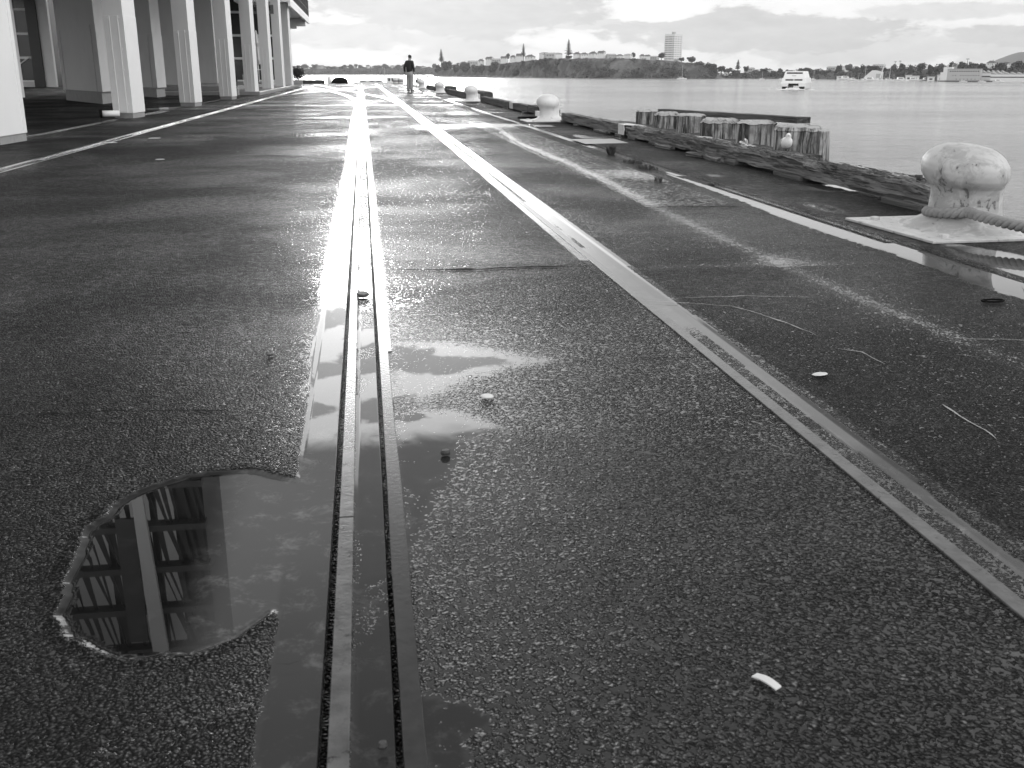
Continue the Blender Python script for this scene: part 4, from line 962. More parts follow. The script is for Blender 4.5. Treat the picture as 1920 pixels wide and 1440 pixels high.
# tall block behind, seen mirrored in the pothole
r = thing('tower_block', (0, 0, 0), label='dark tall block with floor bands, mirrored in the pothole puddle', cat='building')
TX0, TX1, TY0, TY1 = -20.5, -11.2, 62, 69
MB().box(TX1-1.9, TY0, ZS+.95, TX1, TY1, 58).build('corner_shaft', 'facade', r)
for xx in (TX0, -17.4, -14.6):
    MB().box(xx, TY0, ZS+.95, xx+.35, TY0+.5, 58).build('column', 'facade', r)
for z in np.arange(9, 58, 2.95):
    MB().box(TX0-.1, TY0-.9, z, TX1+.15, TY0-.02, z+.42).build('balcony_slab', 'slab', r)
rnd = random.Random(12)
for zi, z in enumerate(np.arange(9, 57, 2.95)):
    mb = MB(); x = TX0+.2
    while x < TX1-.3:
        w = rnd.choice([.12, .18, .24, .34, .45]); s = rnd.uniform(.25, .8)
        if rnd.random() < 1.93: mb.prism([(x, TY0-.5), (x+w, TY0-.5), (x+w, TY0-.46), (x, TY0-.46)], z+.43, z+2.94, [(x+s, TY0-.5), (x+w*.5+s, TY0-.5), (x+w*.5+s, TY0-.46), (x+s, TY0-.46)])
        x += w+rnd.uniform(.10, .36)
    if mb.v: mb.build('louvre_screen', 'facade', r, kind='stuff')
MB().box(-16.5, TY0-1.2, 26, -15.3, TY0-1.0, 34.8).build('grey_panel', 'slab', r)
MB().prism([(-15.3, TY0-1.6), (-14.7, TY0-1.6), (-14.7, TY0-1.25), (-15.3, TY0-1.25)], 22, 36.5, [(-15.0, TY0-1.6), (-14.0, TY0-1.6), (-14.0, TY0-1.25), (-15.0, TY0-1.25)]).build('pale_pier', 'wall', r)

# ================================================================== THE MAN
px, py_ = G(769, 172)
man = thing('person', (px, py_, .0), math.radians(-38), label='man in black jacket and pale trousers standing at the wharf edge, back turned, head bent', cat='person')
# local: +Y is where he faces; x to his right. one continuous body
J = dict(pel=(0,0,.93), sp=(0,-.01,1.10), ch=(0,.0,1.30), nk=(0,.01,1.46), n2=(.005,.03,1.52), hd=(.012,.06,1.60), top=(.015,.075,1.69),
         hl=(-.09,0,.90), kl=(-.10,.02,.50), al=(-.105,-.02,.09), tl=(-.115,.13,.035), hr=(.09,0,.90), kr=(.09,.03,.50), ar=(.085,-.01,.09), tr=(.09,.14,.035),
         sl=(-.18,0,1.385), el=(-.27,-.04,1.14), wl=(-.295,.02,.90), sr=(.18,0,1.385), er=(.215,.03,1.14), wr=(.20,.10,.90))
nm = list(J); ix = {a: i for i, a in enumerate(nm)}
E_ = [('pel','sp'),('sp','ch'),('ch','nk'),('nk','n2'),('n2','hd'),('hd','top'),('pel','hl'),('hl','kl'),('kl','al'),('al','tl'),('pel','hr'),('hr','kr'),('kr','ar'),('ar','tr'),('ch','sl'),('sl','el'),('el','wl'),('ch','sr'),('sr','er'),('er','wr')]
Rr = dict(pel=.12, sp=.11, ch=(.12,.10), nk=.065, n2=.07, hd=(.082,.10), top=.066, hl=.085, kl=.058, al=.04, tl=.035, hr=.085, kr=.058, ar=.04, tr=.035, sl=.055, el=.042, wl=.028, sr=.055, er=.042, wr=.028)
vs = [J[a] for a in nm]; es = [(ix[a], ix[b]) for a, b in E_]; rs = [Rr[a] for a in nm]
def hand(w, s):
    for f in range(4):
        b = (w[0]+s*.006, w[1]-.02+.014*f, w[2]-.065); i0 = len(vs); L = [.07, .078, .075, .06][f]
        vs.extend([b, (b[0]-s*.004, b[1]+.006, b[2]-L*.55), (b[0]-s*.014, b[1]+.014, b[2]-L)]); rs.extend([.013, .0085, .007]); es.extend([(hub, i0), (i0, i0+1), (i0+1, i0+2)])
    i0 = len(vs); vs.extend([(w[0], w[1]+.035, w[2]-.05), (w[0]-s*.01, w[1]+.05, w[2]-.085)]); rs.extend([.010, .008]); es.extend([(hub, i0), (i0, i0+1)])
for w, s, key in ((J['wl'], -1, 'wl'), (J['wr'], 1, 'wr')):
    hub = len(vs); vs.append((w[0], w[1]+.005, w[2]-.035)); rs.append((.022, .03)); es.append((ix[key], hub)); hand(w, s)
skin_obj('body', vs, es, rs, 'skin', man, 1, 0)
jk = ['pel2','sp','ch','nkj','sl','el','wlj','sr','er','wrj']; JJ = dict(J, pel2=(0,-.0,.87), nkj=(0,.015,1.455), wlj=(-.294,.012,.925), wrj=(.202,.09,.925))
e2 = [(0,1),(1,2),(2,3),(2,4),(4,5),(5,6),(2,7),(7,8),(8,9)]
skin_obj('jacket', [JJ[a] for a in jk], e2, [(.178,.155),(.162,.14),(.17,.135),.090,.082,.062,.046,.082,.062,.046], 'jacket', man, 2, 0)
tk = ['pel3','cr','hl2','kl','al2','hr2','kr','ar2']; JJ.update(pel3=(0,0,1.0), cr=(0,0,.90), hl2=(-.088,0,.74), hr2=(.085,.01,.74), al2=(-.106,-.015,.07), ar2=(.085,-.005,.07))
skin_obj('trousers', [JJ[a] for a in tk], [(0,1),(1,2),(2,3),(3,4),(1,5),(5,6),(6,7)], [(.15,.125),(.155,.135),(.105,.12),(.088,.10),(.08,.092),(.105,.12),(.088,.10),(.08,.092)], 'trouser', man, 2, 0)
skin_obj('hair', [(.01,.022,1.565),(.012,.03,1.62),(.014,.045,1.675),(.016,.065,1.71)], [(0,1),(1,2),(2,3)], [(.078,.062),(.092,.085),(.094,.098),(.066,.076)], 'hair', man, 2, 0)
for s, (x, y) in ((-1, (-.108, 0)), (1, (.087, .01))):
    skin_obj('shoe', [(x, y-.06, .045), (x, y+.02, .05), (x+s*.01, y+.16, .035)], [(0,1),(1,2)], [(.045,.045),(.052,.05),(.045,.033)], 'shoe', man, 1, 0)
MB().add([(.008,.150,1.60),(.0,.135,1.565),(.026,.135,1.565),(.012,.168,1.572),(.012,.13,1.62)], [(0,1,3),(0,3,2),(4,1,0),(4,0,2),(1,2,3)]).build('nose', 'skin', man)
for s in (-1, 1):
    MB().rings([(-.012, .012+s*.078, .055, .008, .014), (.012, .012+s*.081, .055, .009, .018), (.03, .012+s*.078, .055, .006, .01)], 8).build('ear', 'skin', man).location = (0, 0, 1.59)

# ================================================================== THE FAR END OF THE WHARF
o = rough_beam(0, 5.4, .35, .3, 'timber_dark', None, .01, 60, seg=.4, name='kerb_beam'); o.location = (-1.0-3.9+.0, 91.0, -.02); o.location = (-.2, 0, 0); 
p0 = PYp(567, 155, 89.2); p1 = PYp(609, 155, 89.2); o.location = (p0[0], 89.2, .0); o.rotation_euler = (0, 0, -math.pi/2); o.scale = (1, (p1[0]-p0[0])/5.4, 1)
tag(o, 'flat dark timber lying across the far left end of the wharf', 'timber beam')
bx, by, bz = PYp(634, 157, 93)
r = thing('hooded_dinghy', (bx, 93, -.4), label='small boat with a dark rounded hood moored past the far end', cat='boat')
MB().loops([[(x*s, y*s, z) for x, y in ((-1.0, -.5), (1.0, -.5), (1.2, 0), (1.0, .5), (-1.0, .5), (-1.2, 0))] for z, s in ((-.3, .7), (.15, .95), (.32, 1.0))]).build('hull', 'hullw', r)
L = []
for i in range(9):
    a = math.pi*i/8; L.append([( .25+.72*math.cos(t)*(1 if math.cos(t) > 0 else .55), .45*math.cos(a)*math.sin(t)*1.0, .3+.52*math.sin(a)*abs(math.sin(t))**.8) for t in [math.pi*j/10 for j in range(11)]])
mb = MB(); n = 13
for i in range(9):
    for j in range(n):
        t = math.pi*j/(n-1); a = math.pi*i/8; mb.v.append((.15+.75*-math.cos(t), .5*math.cos(a)*math.sin(t), .3+.62*math.sin(a)*math.sin(t)**.7))
for i in range(8):
    for j in range(n-1): mb.f.append((i*n+j, i*n+j+1, (i+1)*n+j+1, (i+1)*n+j))
mb.build('hood', 'gap', r, smooth=True); MB().rings([(.3, -.75, 0, .16, .16), (.7, -.75, 0, .18, .18), (.9, -.75, 0, .17, .17), (.98, -.75, 0, .08, .08)], 14).build('outboard_motor', 'hullw', r, smooth=True)
x0 = PYp(662, 153, 95)[0]; x1 = PYp(752, 153, 95)[0]
r = thing('white_launch', (x0, 95, -.55), label='long low white launch moored across the far end of the wharf', cat='boat')
Ln = x1-x0
MB().loops([[(Ln*.5+(x-.5)*Ln*s, y*s2, z) for x, y in ((0, 0), (.06, -.9), (.85, -1.0), (1.0, -.5), (1.0, .5), (.85, 1.0), (.06, .9))] for z, s, s2 in ((-.4, .9, .6), (.3, .99, .95), (.62, 1.0, 1.0))]).build('hull', 'hullw', r, bevel=.02)
MB().box(Ln*.12, -.6, .62, Ln*.62, .6, .80).build('cabin', 'hullw', r, bevel=.04)
for a, b in ((.16, .26), (.34, .44), (.48, .58)): MB().box(Ln*a, -.62, .67, Ln*b, -.605, .74).build('window', 'win', r)
MB().box(Ln*.70, -.7, .62, Ln*.97, .7, 1.05).build('wheelhouse', 'hullw', r, bevel=.05)
for a in (.73, .80, .86): MB().box(Ln*a, -.715, .72, Ln*(a+.035), -.702, .96).build('window', 'gap', r)
for i, (x, y, lab) in enumerate([(742, 158, 'white fender drum left of the man at the far end, left one'), (752, 158, 'white fender drum left of the man at the far end, right one'), (786, 160, 'white fender drum right of the man beyond the last bollard')]):
    a = PYp(x, y, 88.5); r = thing('fender_drum', (a[0], 88.5, 0), label=lab, cat='fender drum', group='white drums at the far end')
    MB().rings([(0, 0, 0, .20, .20), (.05, 0, 0, .23, .23), (.42, 0, 0, .23, .23), (.47, 0, 0, .2, .2)], 16).build('drum', 'hullw', r, smooth=False); MB().rings([(.18, 0, 0, .236, .236), (.26, 0, 0, .236, .236)], 16).build('band', 'gap', r)
for i, (x, lab) in enumerate([(739.5, 'short pale post leaning at the far end, left of the man'), (781, 'short pale post leaning at the far end, right of the man')]):
    a = PYp(x, 155, 90.5); r = thing('mooring_post', (a[0], 90.5, -.4), label=lab, cat='post', group='posts beyond the far end')
    MB().tube([(0, 0, 0), (.12, 0, 1.15 if i == 0 else 1.05)], .05, 8).build('post', 'hullw', r)
    if i: MB().rings([(.45, .06, 0, .16, .16), (.62, .07, 0, .20, .20), (.75, .08, 0, .1, .1)], 12).build('tyre', 'gap', r, smooth=True)
# ================================================================== HARBOUR AND FAR SHORES
mb = MB(); mb.add([(-5000, -300, SEA), (6000, -300, SEA), (6000, 9000, SEA), (-5000, 9000, SEA)], [(0, 1, 2, 3)]); mb.build('water', 'water', kind='structure')
def interp(tab, x):
    if x <= tab[0][0]: return tab[0][1]
    for (a, b), (c, d_) in zip(tab[:-1], tab[1:]):
        if x <= c: return b+(d_-b)*(x-a)/(c-a)
    return tab[-1][1]
def terrain(name, mat, base, sky_, x0, x1, step, depth, seed, steep=.1, amp=2.):
    cols = []; x = x0
    while x <= x1+.1:
        r0 = DIST(x, interp(base, x)); top = FAR(x, interp(sky_, x), r0+depth*steep)[2]; H = max(.6, top-SEA)
        l = []
        for u, hh in ((0, -.03), (.01, .02), (.02, .10), (.04, .35), (.06, .62), (.08, .84), (.1, .96), (.13, 1.), (.3, 1.), (.7, .98), (.9, .5), (1., -.1)):
            dd = u*depth*(steep/.1) if u <= .1 else steep*depth+(u-.1)/.9*depth*(1-steep)
            p = FAR(x, 140, r0+dd); q = Vector((p[0]*.03, p[1]*.03, seed)); jit = amp*noise.noise(q*1.3)*(1 if 0 < hh < 1 else 0)
            p = FAR(x, 140, r0+dd+jit*1.5); l.append((p[0], p[1], SEA+H*hh+.35*jit+(amp*.2*noise.noise(q*4) if hh > .3 else 0)))
        cols.append(l); x += step
    n = len(cols[0]); mb = MB()
    for c in cols: mb.v += c
    for i in range(len(cols)-1):
        for j in range(n-1): a = i*n+j; mb.f.append((a, a+n, a+n+1, a+1))
    return mb.build(name, mat, smooth=True, kind='structure')
B_HEAD = [(800, 143.2), (1000, 145.4), (1120, 146.9), (1360, 147.5)]
S_HEAD = [(812, 143), (822, 134), (850, 129), (885, 126), (920, 122), (960, 117), (1000, 113), (1040, 110.5), (1100, 109), (1180, 110), (1250, 113), (1300, 118.5), (1330, 124), (1346, 137), (1356, 147.4)]
B_RIGHT = [(1340, 147.3), (1500, 148.2), (1700, 151.2), (1800, 153), (2100, 155)]
S_RIGHT = [(1338, 146), (1350, 141), (1400, 136), (1500, 133), (1600, 130), (1750, 127), (1850, 124), (1920, 123), (2100, 122)]
B_LEFT = [(0, 140.4), (1400, 140.4)]
S_LEFT = [(-40, 130), (540, 129), (700, 127.5), (830, 127), (860, 140)]
terrain('headland', 'cliff', B_HEAD, S_HEAD, 812, 1356, 4, 260, 1, .09, 3.)
terrain('right_shore', 'shore', B_RIGHT, S_RIGHT, 1338, 2090, 8, 260, 2, .3, 2.)
terrain('left_shore', 'shore', B_LEFT, S_LEFT, -40, 860, 10, 500, 3, .1, 4.)
# distant hill at far right
mb = MB(); c = FAR(1912, 140, 3400)
L = []
for z, s in ((-5, 1.0), (10, .86), (28, .6), (42, .38), (52, .2), (57, .08), (57.5, .02)): L.append([(c[0]+105*s*math.cos(a)*(1+.1*math.sin(3*a)), c[1]+200*s*math.sin(a), z) for a in [j*math.tau/36 for j in range(36)]])
mb.loops(L).build('distant_hill', 'hill', smooth=True, kind='structure')

# --- trees
def crown_tree(name, mat, seed, H, W, lobes=8, n=70, leaf=.9, trunk=.3):
    rnd = random.Random(seed); r = thing(name, (0, 0, 0)); mb = MB()
    for i in range(lobes):
        a = rnd.uniform(0, math.tau); rr = rnd.uniform(.1, .62)*W/2; z = H*rnd.uniform(trunk+.12, .84)
        leafball(mb, (rr*math.cos(a), rr*math.sin(a), z), (W*.24*rnd.uniform(.7, 1.2), W*.24*rnd.uniform(.7, 1.2), H*.17*rnd.uniform(.7, 1.2)), n, leaf, rnd)
    leafball(mb, (0, 0, H*.55), (W*.25, W*.25, H*.25), n, leaf*1.2, rnd)
    mb.build('crown', mat, r)
    mb = MB().tube([(0, 0, -4), (0, 0, H*trunk), (W*.05, 0, H*.6)], [W*.05, W*.04, W*.02], 7)
    for i in range(3): a = i*2.1+seed; mb.tube([(0, 0, H*trunk), (W*.2*math.cos(a), W*.2*math.sin(a), H*.55)], [W*.025, W*.01], 5)
    mb.build('trunk', 'trunk', r); return r
def pine_tree(seed, H, W, name='norfolk_pine', whorls=17):
    rnd = random.Random(seed); r = thing(name, (0, 0, 0)); mb = MB()
    for i in range(whorls):
        t = i/(whorls-1); z = H*(.16+.80*t); R_ = W/2*(1-t)**.8*(.75+.35*rnd.random())+.25
        nb = 7; off = rnd.random()*6
        for b in range(nb):
            a = off+b*math.tau/nb+rnd.uniform(-.25, .25); Rb = R_*rnd.uniform(.6, 1.1)
            for s in range(5):
                u0 = s/5; p = Vector((math.cos(a)*Rb*u0, math.sin(a)*Rb*u0, z+Rb*.18*u0)); q = Vector((math.cos(a)*Rb*(u0+.24), math.sin(a)*Rb*(u0+.24), z+Rb*.18*(u0+.24)+rnd.uniform(-.2, .2)))
                w = W*.045*(1.2-u0); sd = Vector((-math.sin(a), math.cos(a), rnd.uniform(-.8, .8)))*w
                mb.add([p-sd, q-sd*.6, q+sd*.6, p+sd], [(0, 1, 2, 3)]); dn_ = Vector((0, 0, 1))*w*1.0
                mb.add([p-dn_, q-dn_*.5, q+dn_*.5, p+dn_], [(0, 1, 2, 3)])
    mb.build('crown', 'pine', r); MB().tube([(0, 0, -4), (0, 0, H*.5), (0, 0, H)], [W*.045, W*.03, .08], 7).build('trunk', 'trunk', r); return r
PARK = []
def proto(o): PARK.append(o); return o
T = [proto(crown_tree('tree', 'fol', s, 10, w, lb)) for s, w, lb in ((1, 11, 9), (2, 13, 11), (3, 9, 8), (4, 12, 10))]
TP = [proto(crown_tree('tree', 'fol2', s, 10, w, lb, 60)) for s, w, lb in ((5, 10, 8), (6, 12, 9))]
usedp = set()
def put(pr, loc, rz, sc, label, group=None, cat=None):
    if pr.name not in usedp:
        usedp.add(pr.name); r = pr; r.location = loc; r.rotation_euler = (0, 0, rz); r.scale = (sc,)*3 if isinstance(sc, (int, float)) else sc
        r['label'] = label
        if group: r['group'] = group
    else: r = dup(pr, loc, rz, sc, label, group)
    if cat: r['category'] = cat
    return r
def tree_at(px, ytop, ybase, dist, wpx, label, group, rnd, pale=False):
    """one tree whose crown spans ybase..ytop at that distance"""
    b = FAR(px, ybase, dist); t = FAR(px, ytop, dist); H = (t[2]-b[2])/.95; w = wpx/1975*dist
    pr = rnd.choice(TP if pale else T); W0 = {1: 11, 2: 13, 3: 9}.get(0, 11)
    return put(pr, b, rnd.uniform(0, 6.28), (w/11., w/11., H/10.), label, group, 'tree')
rnd = random.Random(77)
# headland: big trees of the low point, then skyline trees
for i, (px, yt, yb, w, dd, pale) in enumerate([(822, 122, 143, 18, 25, 0), (836, 115, 142, 24, 22, 0), (856, 119, 144, 22, 15, 0), (873, 117, 144, 26, 12, 0), (892, 121, 145, 18, 10, 1), (905, 121, 145, 22, 12, 0), (925, 116, 145, 30, 12, 0), (942, 120, 138, 13, 10, 0), (953, 118, 142, 16, 15, 0), (968, 133, 146.5, 24, 3, 0), (982, 114, 131, 24, 20, 0), (1000, 112, 130, 18, 24, 0), (1012, 111, 128, 22, 24, 0), (1030, 109, 126, 26, 26, 0), (1022, 112, 135, 30, 22, 0), (1050, 110, 130, 28, 24, 0), (1188, 98, 112, 9, 60, 1), (1240, 99, 114, 18, 40, 0), (1278, 108, 117, 12, 40, 0), (1296, 106, 122, 18, 30, 0), (1312, 115, 128, 18, 25, 0), (1328, 118, 138, 22, 20, 0), (1338, 121, 146, 18, 12, 0), (952, 100, 115, 10, 90, 1), (1066, 104, 113, 14, 50, 0), (1135, 104, 113, 9, 50, 0), (1110, 104, 113, 12, 50, 0)]):
    tree_at(px, yt, yb, DIST(px, interp(B_HEAD, px))+dd, w, f'{"pale bushy" if pale else "dark rounded"} tree on the headland, {ORD[i]} in the strip of headland trees' , 'trees on the headland', rnd, pale)
labs = sorted([o for o in bpy.data.objects if o.get('group') == 'trees on the headland'], key=lambda o: math.atan2(o.location.x, o.location.y))
for i, o in enumerate(labs): o['label'] = ('low-growing ' if o.location.z < 0 else 'hilltop ')+('rounded' if o.scale[0] > 1 else 'small')+f' tree on the wooded headland, {ORD[i]} from its left tip'
PN = [proto(pine_tree(1, 16, 8, whorls=20)), proto(pine_tree(2, 18, 11, whorls=15))]
for px, yt, yb, w, dd, pi, lab in [(827.5, 91, 120, 14, 40, 0, 'tall narrow pine standing over the left tip of the headland'), (981.5, 81, 110, 12, 60, 0, 'dense conical pine on the hilltop left of the open-branched one'), (1066, 72, 108, 17, 70, 1, 'open-branched pine tallest on the headland skyline'), (1383, 111, 133, 13, 60, 0, 'broad dark pine above the shore right of the headland')]:
    base = B_HEAD if px < 1350 else B_RIGHT; dist = DIST(px, interp(base, px))+dd; b = FAR(px, yb, dist); t = FAR(px, yt, dist); H = t[2]-b[2]; ww = w/1975*dist
    put(PN[pi], b, px, (ww/(8, 11)[pi], ww/(8, 11)[pi], H/(16, 18)[pi]), lab, 'Norfolk pines along the skyline', 'pine tree')
# scrub covering the cliff
rnd = random.Random(4); mb = MB(); mb2 = MB()
for i in range(620):
    px = rnd.uniform(950, 1345); yb = interp(B_HEAD, px); yt = interp(S_HEAD, px)+2; t = rnd.random()**.9
    if px < 1020 and t < .4: continue
    if 1285 < px < 1312 and .1 < t < .75: continue
    if noise.noise(Vector((px*.045, t*2.2, 17))) > .22: continue
    if abs((px-1168)-(t-.6)*20) < 7 and rnd.random() < .8: continue
    y = yb-1.2+(yt-yb)*t; p = FAR(px, y, DIST(px, yb)+1+26*t*t+4*noise.noise(Vector((px*.05, t*3, 0))))
    rr = rnd.uniform(1.2, 2.8); leafball(mb if noise.noise(Vector((px*.03, t*2, 7))) < .02 else mb2, p, (rr*1.3, rr, rr*.9), 26, .75, rnd)
mb.build('cliff_scrub', 'fol', kind='stuff'); mb2.build('pale_cliff_scrub', 'fol2', kind='stuff')
mb = MB()
for i in range(150):
    px = rnd.uniform(815, 1000); p = FAR(px, interp(B_HEAD, px)-rnd.uniform(0, 3), DIST(px, interp(B_HEAD, px))+rnd.uniform(0, 3)); s = rnd.uniform(.4, 1.3)
    mb.prism([(p[0]-s, p[1]-s), (p[0]+s*.8, p[1]-s), (p[0]+s, p[1]+s), (p[0]-s, p[1]+s*.7)], p[2]-1, p[2]+s*.5, [(p[0]-s*.5, p[1]-s*.4), (p[0]+s*.4, p[1]-s*.5), (p[0]+s*.5, p[1]+s*.5), (p[0]-s*.4, p[1]+s*.4)])
mb.build('shore_rocks', 'concrete', kind='stuff')
# left shore woods
rnd = random.Random(31); mb = MB()
for i in range(420):
    px = rnd.uniform(60, 850); t = rnd.random(); y = 139.6-(139.6-129)*t; dist = DIST(px, 140.4)+5+45*t; p = FAR(px, y, dist); rr = rnd.uniform(3, 6.5)
    leafball(mb, p, (rr*1.5, rr, rr), 20, 2.2, rnd)
mb.build('shore_woods', 'fol', kind='stuff')
for i in range(30):
    px = 556+i*9.2+rnd.uniform(-3, 3); 
    tree_at(px, rnd.uniform(119.5, 126), rnd.uniform(130, 134), DIST(px, 140.4)+rnd.uniform(40, 90), rnd.uniform(9, 17), 'x', 'trees on the far left shore', rnd, rnd.random() < .3)
labs = sorted([o for o in bpy.data.objects if o.get('group') == 'trees on the far left shore'], key=lambda o: math.atan2(o.location.x, o.location.y))
for i, o in enumerate(labs): o['label'] = f'hazy rounded tree on the far left shore, {ORD[min(i, 29)]} from the pillars'
# right shore trees
rnd = random.Random(55); R_T = []
for px, yt, yb, w in [(1352, 124, 140, 18), (1366, 127, 141, 14), (1380, 131, 146, 22), (1398, 124, 138, 12), (1416, 131, 146, 18), (1432, 128, 142, 16), (1448, 133, 146, 18), (1462, 128, 142, 14), (1478, 131, 144, 16), (1500, 128, 140, 14), (1512, 127, 143, 20), (1530, 130, 146, 18), (1550, 131, 147, 18), (1573, 122, 148, 24), (1592, 121, 138, 16), (1606, 125, 142, 18), (1622, 122, 144, 22), (1640, 123, 146, 22), (1662, 128, 147, 18), (1674, 121, 140, 14), (1690, 119, 142, 20), (1706, 122, 146, 16), (1724, 119, 140, 16), (1742, 121, 146, 18), (1762, 119, 148, 22), (1783, 117, 145, 20), (1801, 116, 134, 16), (1820, 117, 140, 22), (1842, 119, 140, 22), (1860, 116, 138, 16), (1880, 118, 139, 20), (1904, 115, 140, 26), (1922, 119, 141, 20)]:
    R_T.append(tree_at(px, yt, yb, DIST(px, interp(B_RIGHT, px))+rnd.uniform(30, 70), w, 'x', 'trees on the right-hand shore', rnd, rnd.random() < .2))
R_T.sort(key=lambda o: math.atan2(o.location.x, o.location.y))
for i, o in enumerate(R_T): o['label'] = (f'leafy tree on the right-hand shore, {ORD[i]} from the headland' if i < 17 else f'leafy tree on the right-hand shore, {ORD[len(R_T)-1-i]} from the right border')
mb = MB()
for i in range(420):
    px = rnd.uniform(1345, 2000); t = rnd.random(); yb = interp(B_RIGHT, px); yt = interp(S_RIGHT, px); p = FAR(px, yb-1+(yt-yb)*t, DIST(px, yb)+8+60*t); rr = rnd.uniform(1.5, 3)
    leafball(mb, p, (rr*1.5, rr, rr), 20, .9, rnd)
mb.build('shore_scrub', 'fol', kind='stuff')
for i, (px, yt) in enumerate([(1677.5, 116), (1686.5, 115), (1812.5, 111)]):
    dist = DIST(px, interp(B_RIGHT, px))+80; b = FAR(px, 126, dist); t = FAR(px, yt, dist); H = t[2]-b[2]
    r = thing('palm_tree', b, label=f'thin palm sticking up over the right-hand shore, {["left of the pair", "right of the pair", "the lone one farther right"][i]}', cat='palm tree', group='palms above the right-hand shore')
    MB().tube([(0, 0, -2), (.1, 0, H)], [.16, .12], 6).build('trunk', 'trunk', r); mb = MB()
    for j in range(14):
        a = j*.45; u = Vector((math.cos(a), math.sin(a), 0)); c0 = Vector((.1, 0, H)); mb.add([c0, c0+u*.8+Vector((-u.y, u.x, 0))*.18+Vector((0, 0, .35)), c0+u*1.5+Vector((0, 0, -.2)), c0+u*.8-Vector((-u.y, u.x, 0))*.18+Vector((0, 0, .35))], [(0, 1, 2, 3)])
    mb.build('fronds', 'pine', r)

# --- houses
def house(name, w, d_, h, rh, wall, roof, hip, nw, chim, dormer=False):
    r = thing(name, (0, 0, 0)); x, y = w/2, d_/2
    if hip: mb = MB().prism([(-x, -y), (x, -y), (x, y), (-x, y)], -4, h)
    else:
        mb = MB().add([(-x, -y, -4), (x, -y, -4), (x, y, -4), (-x, y, -4), (-x, -y, h), (x, -y, h), (x, y, h), (-x, y, h), (-x, 0, h+rh-.1), (x, 0, h+rh-.1)], [(0, 3, 2, 1), (0, 1, 5, 4), (2, 3, 7, 6), (1, 2, 6, 9, 5), (3, 0, 4, 8, 7)])
    mb.build('wall', wall, r); e = .45
    if hip: rm = MB().prism([(-x-e, -y-e), (x+e, -y-e), (x+e, y+e), (-x-e, y+e)], h+.003, h+rh, [(-x*.35, -.3), (x*.35, -.3), (x*.35, .3), (-x*.35, .3)]).build('roof', roof, r)
    else: rm = MB().add([(-x-e, -y-e, h-.2), (x+e, -y-e, h-.2), (x+e, 0, h+rh), (-x-e, 0, h+rh), (-x-e, y+e, h-.2), (x+e, y+e, h-.2), (-x-e, -y-e, h-.4), (x+e, -y-e, h-.4), (x+e, 0, h+rh-.2), (-x-e, 0, h+rh-.2), (-x-e, y+e, h-.4), (x+e, y+e, h-.4)],
                         [(0, 1, 2, 3), (3, 2, 5, 4), (7, 6, 9, 8), (8, 9, 10, 11), (0, 6, 7, 1), (4, 5, 11, 10), (1, 7, 8, 2), (2, 8, 11, 5), (0, 3, 9, 6), (3, 4, 10, 9)]).build('roof', roof, r)
    if chim: c = MB().box(x*.3, .4, h, x*.3+.8, 1.2, h+rh+1.2).build('chimney', 'houseg', rm)
    for i in range(nw):
        wx = -x+w*(i+.5)/nw; MB().box(wx-.55, -y-.06, h-2.0, wx+.55, -y-.005, h-.7).build('window', 'win', r)
    MB().box(x+.005, -1, h-2.0, x+.06, 1, h-.8).build('window', 'win', r)
    return r
HS = [proto(house('house', 12, 9, 3.2, 2.6, 'housew', 'roofd', True, 3, True)), proto(house('house', 10, 8, 5.6, 2.6, 'housew', 'roofd', False, 3, True)), proto(house('house', 14, 9, 3.2, 2.0, 'houseg', 'roofl', False, 4, False)), proto(house('house', 11, 11, 4.0, 3.4, 'housew', 'roofd', True, 2, True)), proto(house('house', 13, 8, 5.2, 1.6, 'housew', 'roofl', True, 4, False))]
def houses(rows, base, group, phrase, dd0, rnd, k=1.):
    L = []
    for i, (px, yb, hpx, kind) in enumerate(rows):
        dist = DIST(px, interp(base, px))+dd0+rnd.uniform(-8, 12); b = FAR(px, yb, dist); hh = hpx/1975*dist; s = hh/(5.8, 8.2, 5.2, 7.4, 6.8)[kind]*k
        L.append(put(HS[kind], b, -math.atan2(b[0], b[1])+rnd.uniform(-.6, .6), s, 'x', group, 'house'))
    L.sort(key=lambda o: math.atan2(o.location.x, o.location.y))
    for i, o in enumerate(L):
        o['label'] = f'{"tall gabled" if o.scale[0] > 1.05 else "low"} pale house {phrase}, {ORD[i]} from the left'
rnd = random.Random(9)
houses([(869, 123, 7, 0), (888, 121, 7, 2), (902, 119, 8, 3), (918, 117, 10, 1), (930, 116, 6, 2), (945, 115, 9, 1), (962, 112, 8, 3), (975, 111, 10, 1), (994, 111, 8, 0), (1021, 107, 9, 4), (1032, 107, 8, 2), (1047, 106, 7, 4), (1082, 106, 8, 3), (1095, 106, 7, 0), (1112, 106, 9, 3), (1128, 106, 10, 1), (1146, 107, 6, 2), (1162, 108, 6, 0), (1178, 108, 7, 4), (1204, 109, 7, 3), (1214, 110, 7, 1), (1226, 111, 6, 2), (1268, 114, 3, 2)], B_HEAD, 'houses along the top of the headland', 'on top of the wooded headland', 45, rnd)
houses([(560, 128, 5, 0), (600, 127, 5, 2), (662, 128, 4.5, 4), (690, 127, 5, 1), (703, 128, 5, 0), (628, 129, 4, 2), (585, 130, 4, 1), (736, 127, 4.5, 4), (795, 129, 4, 2)], B_LEFT, 'houses on the far left shore', 'among trees of the far left shore', 60, rnd, 1.)
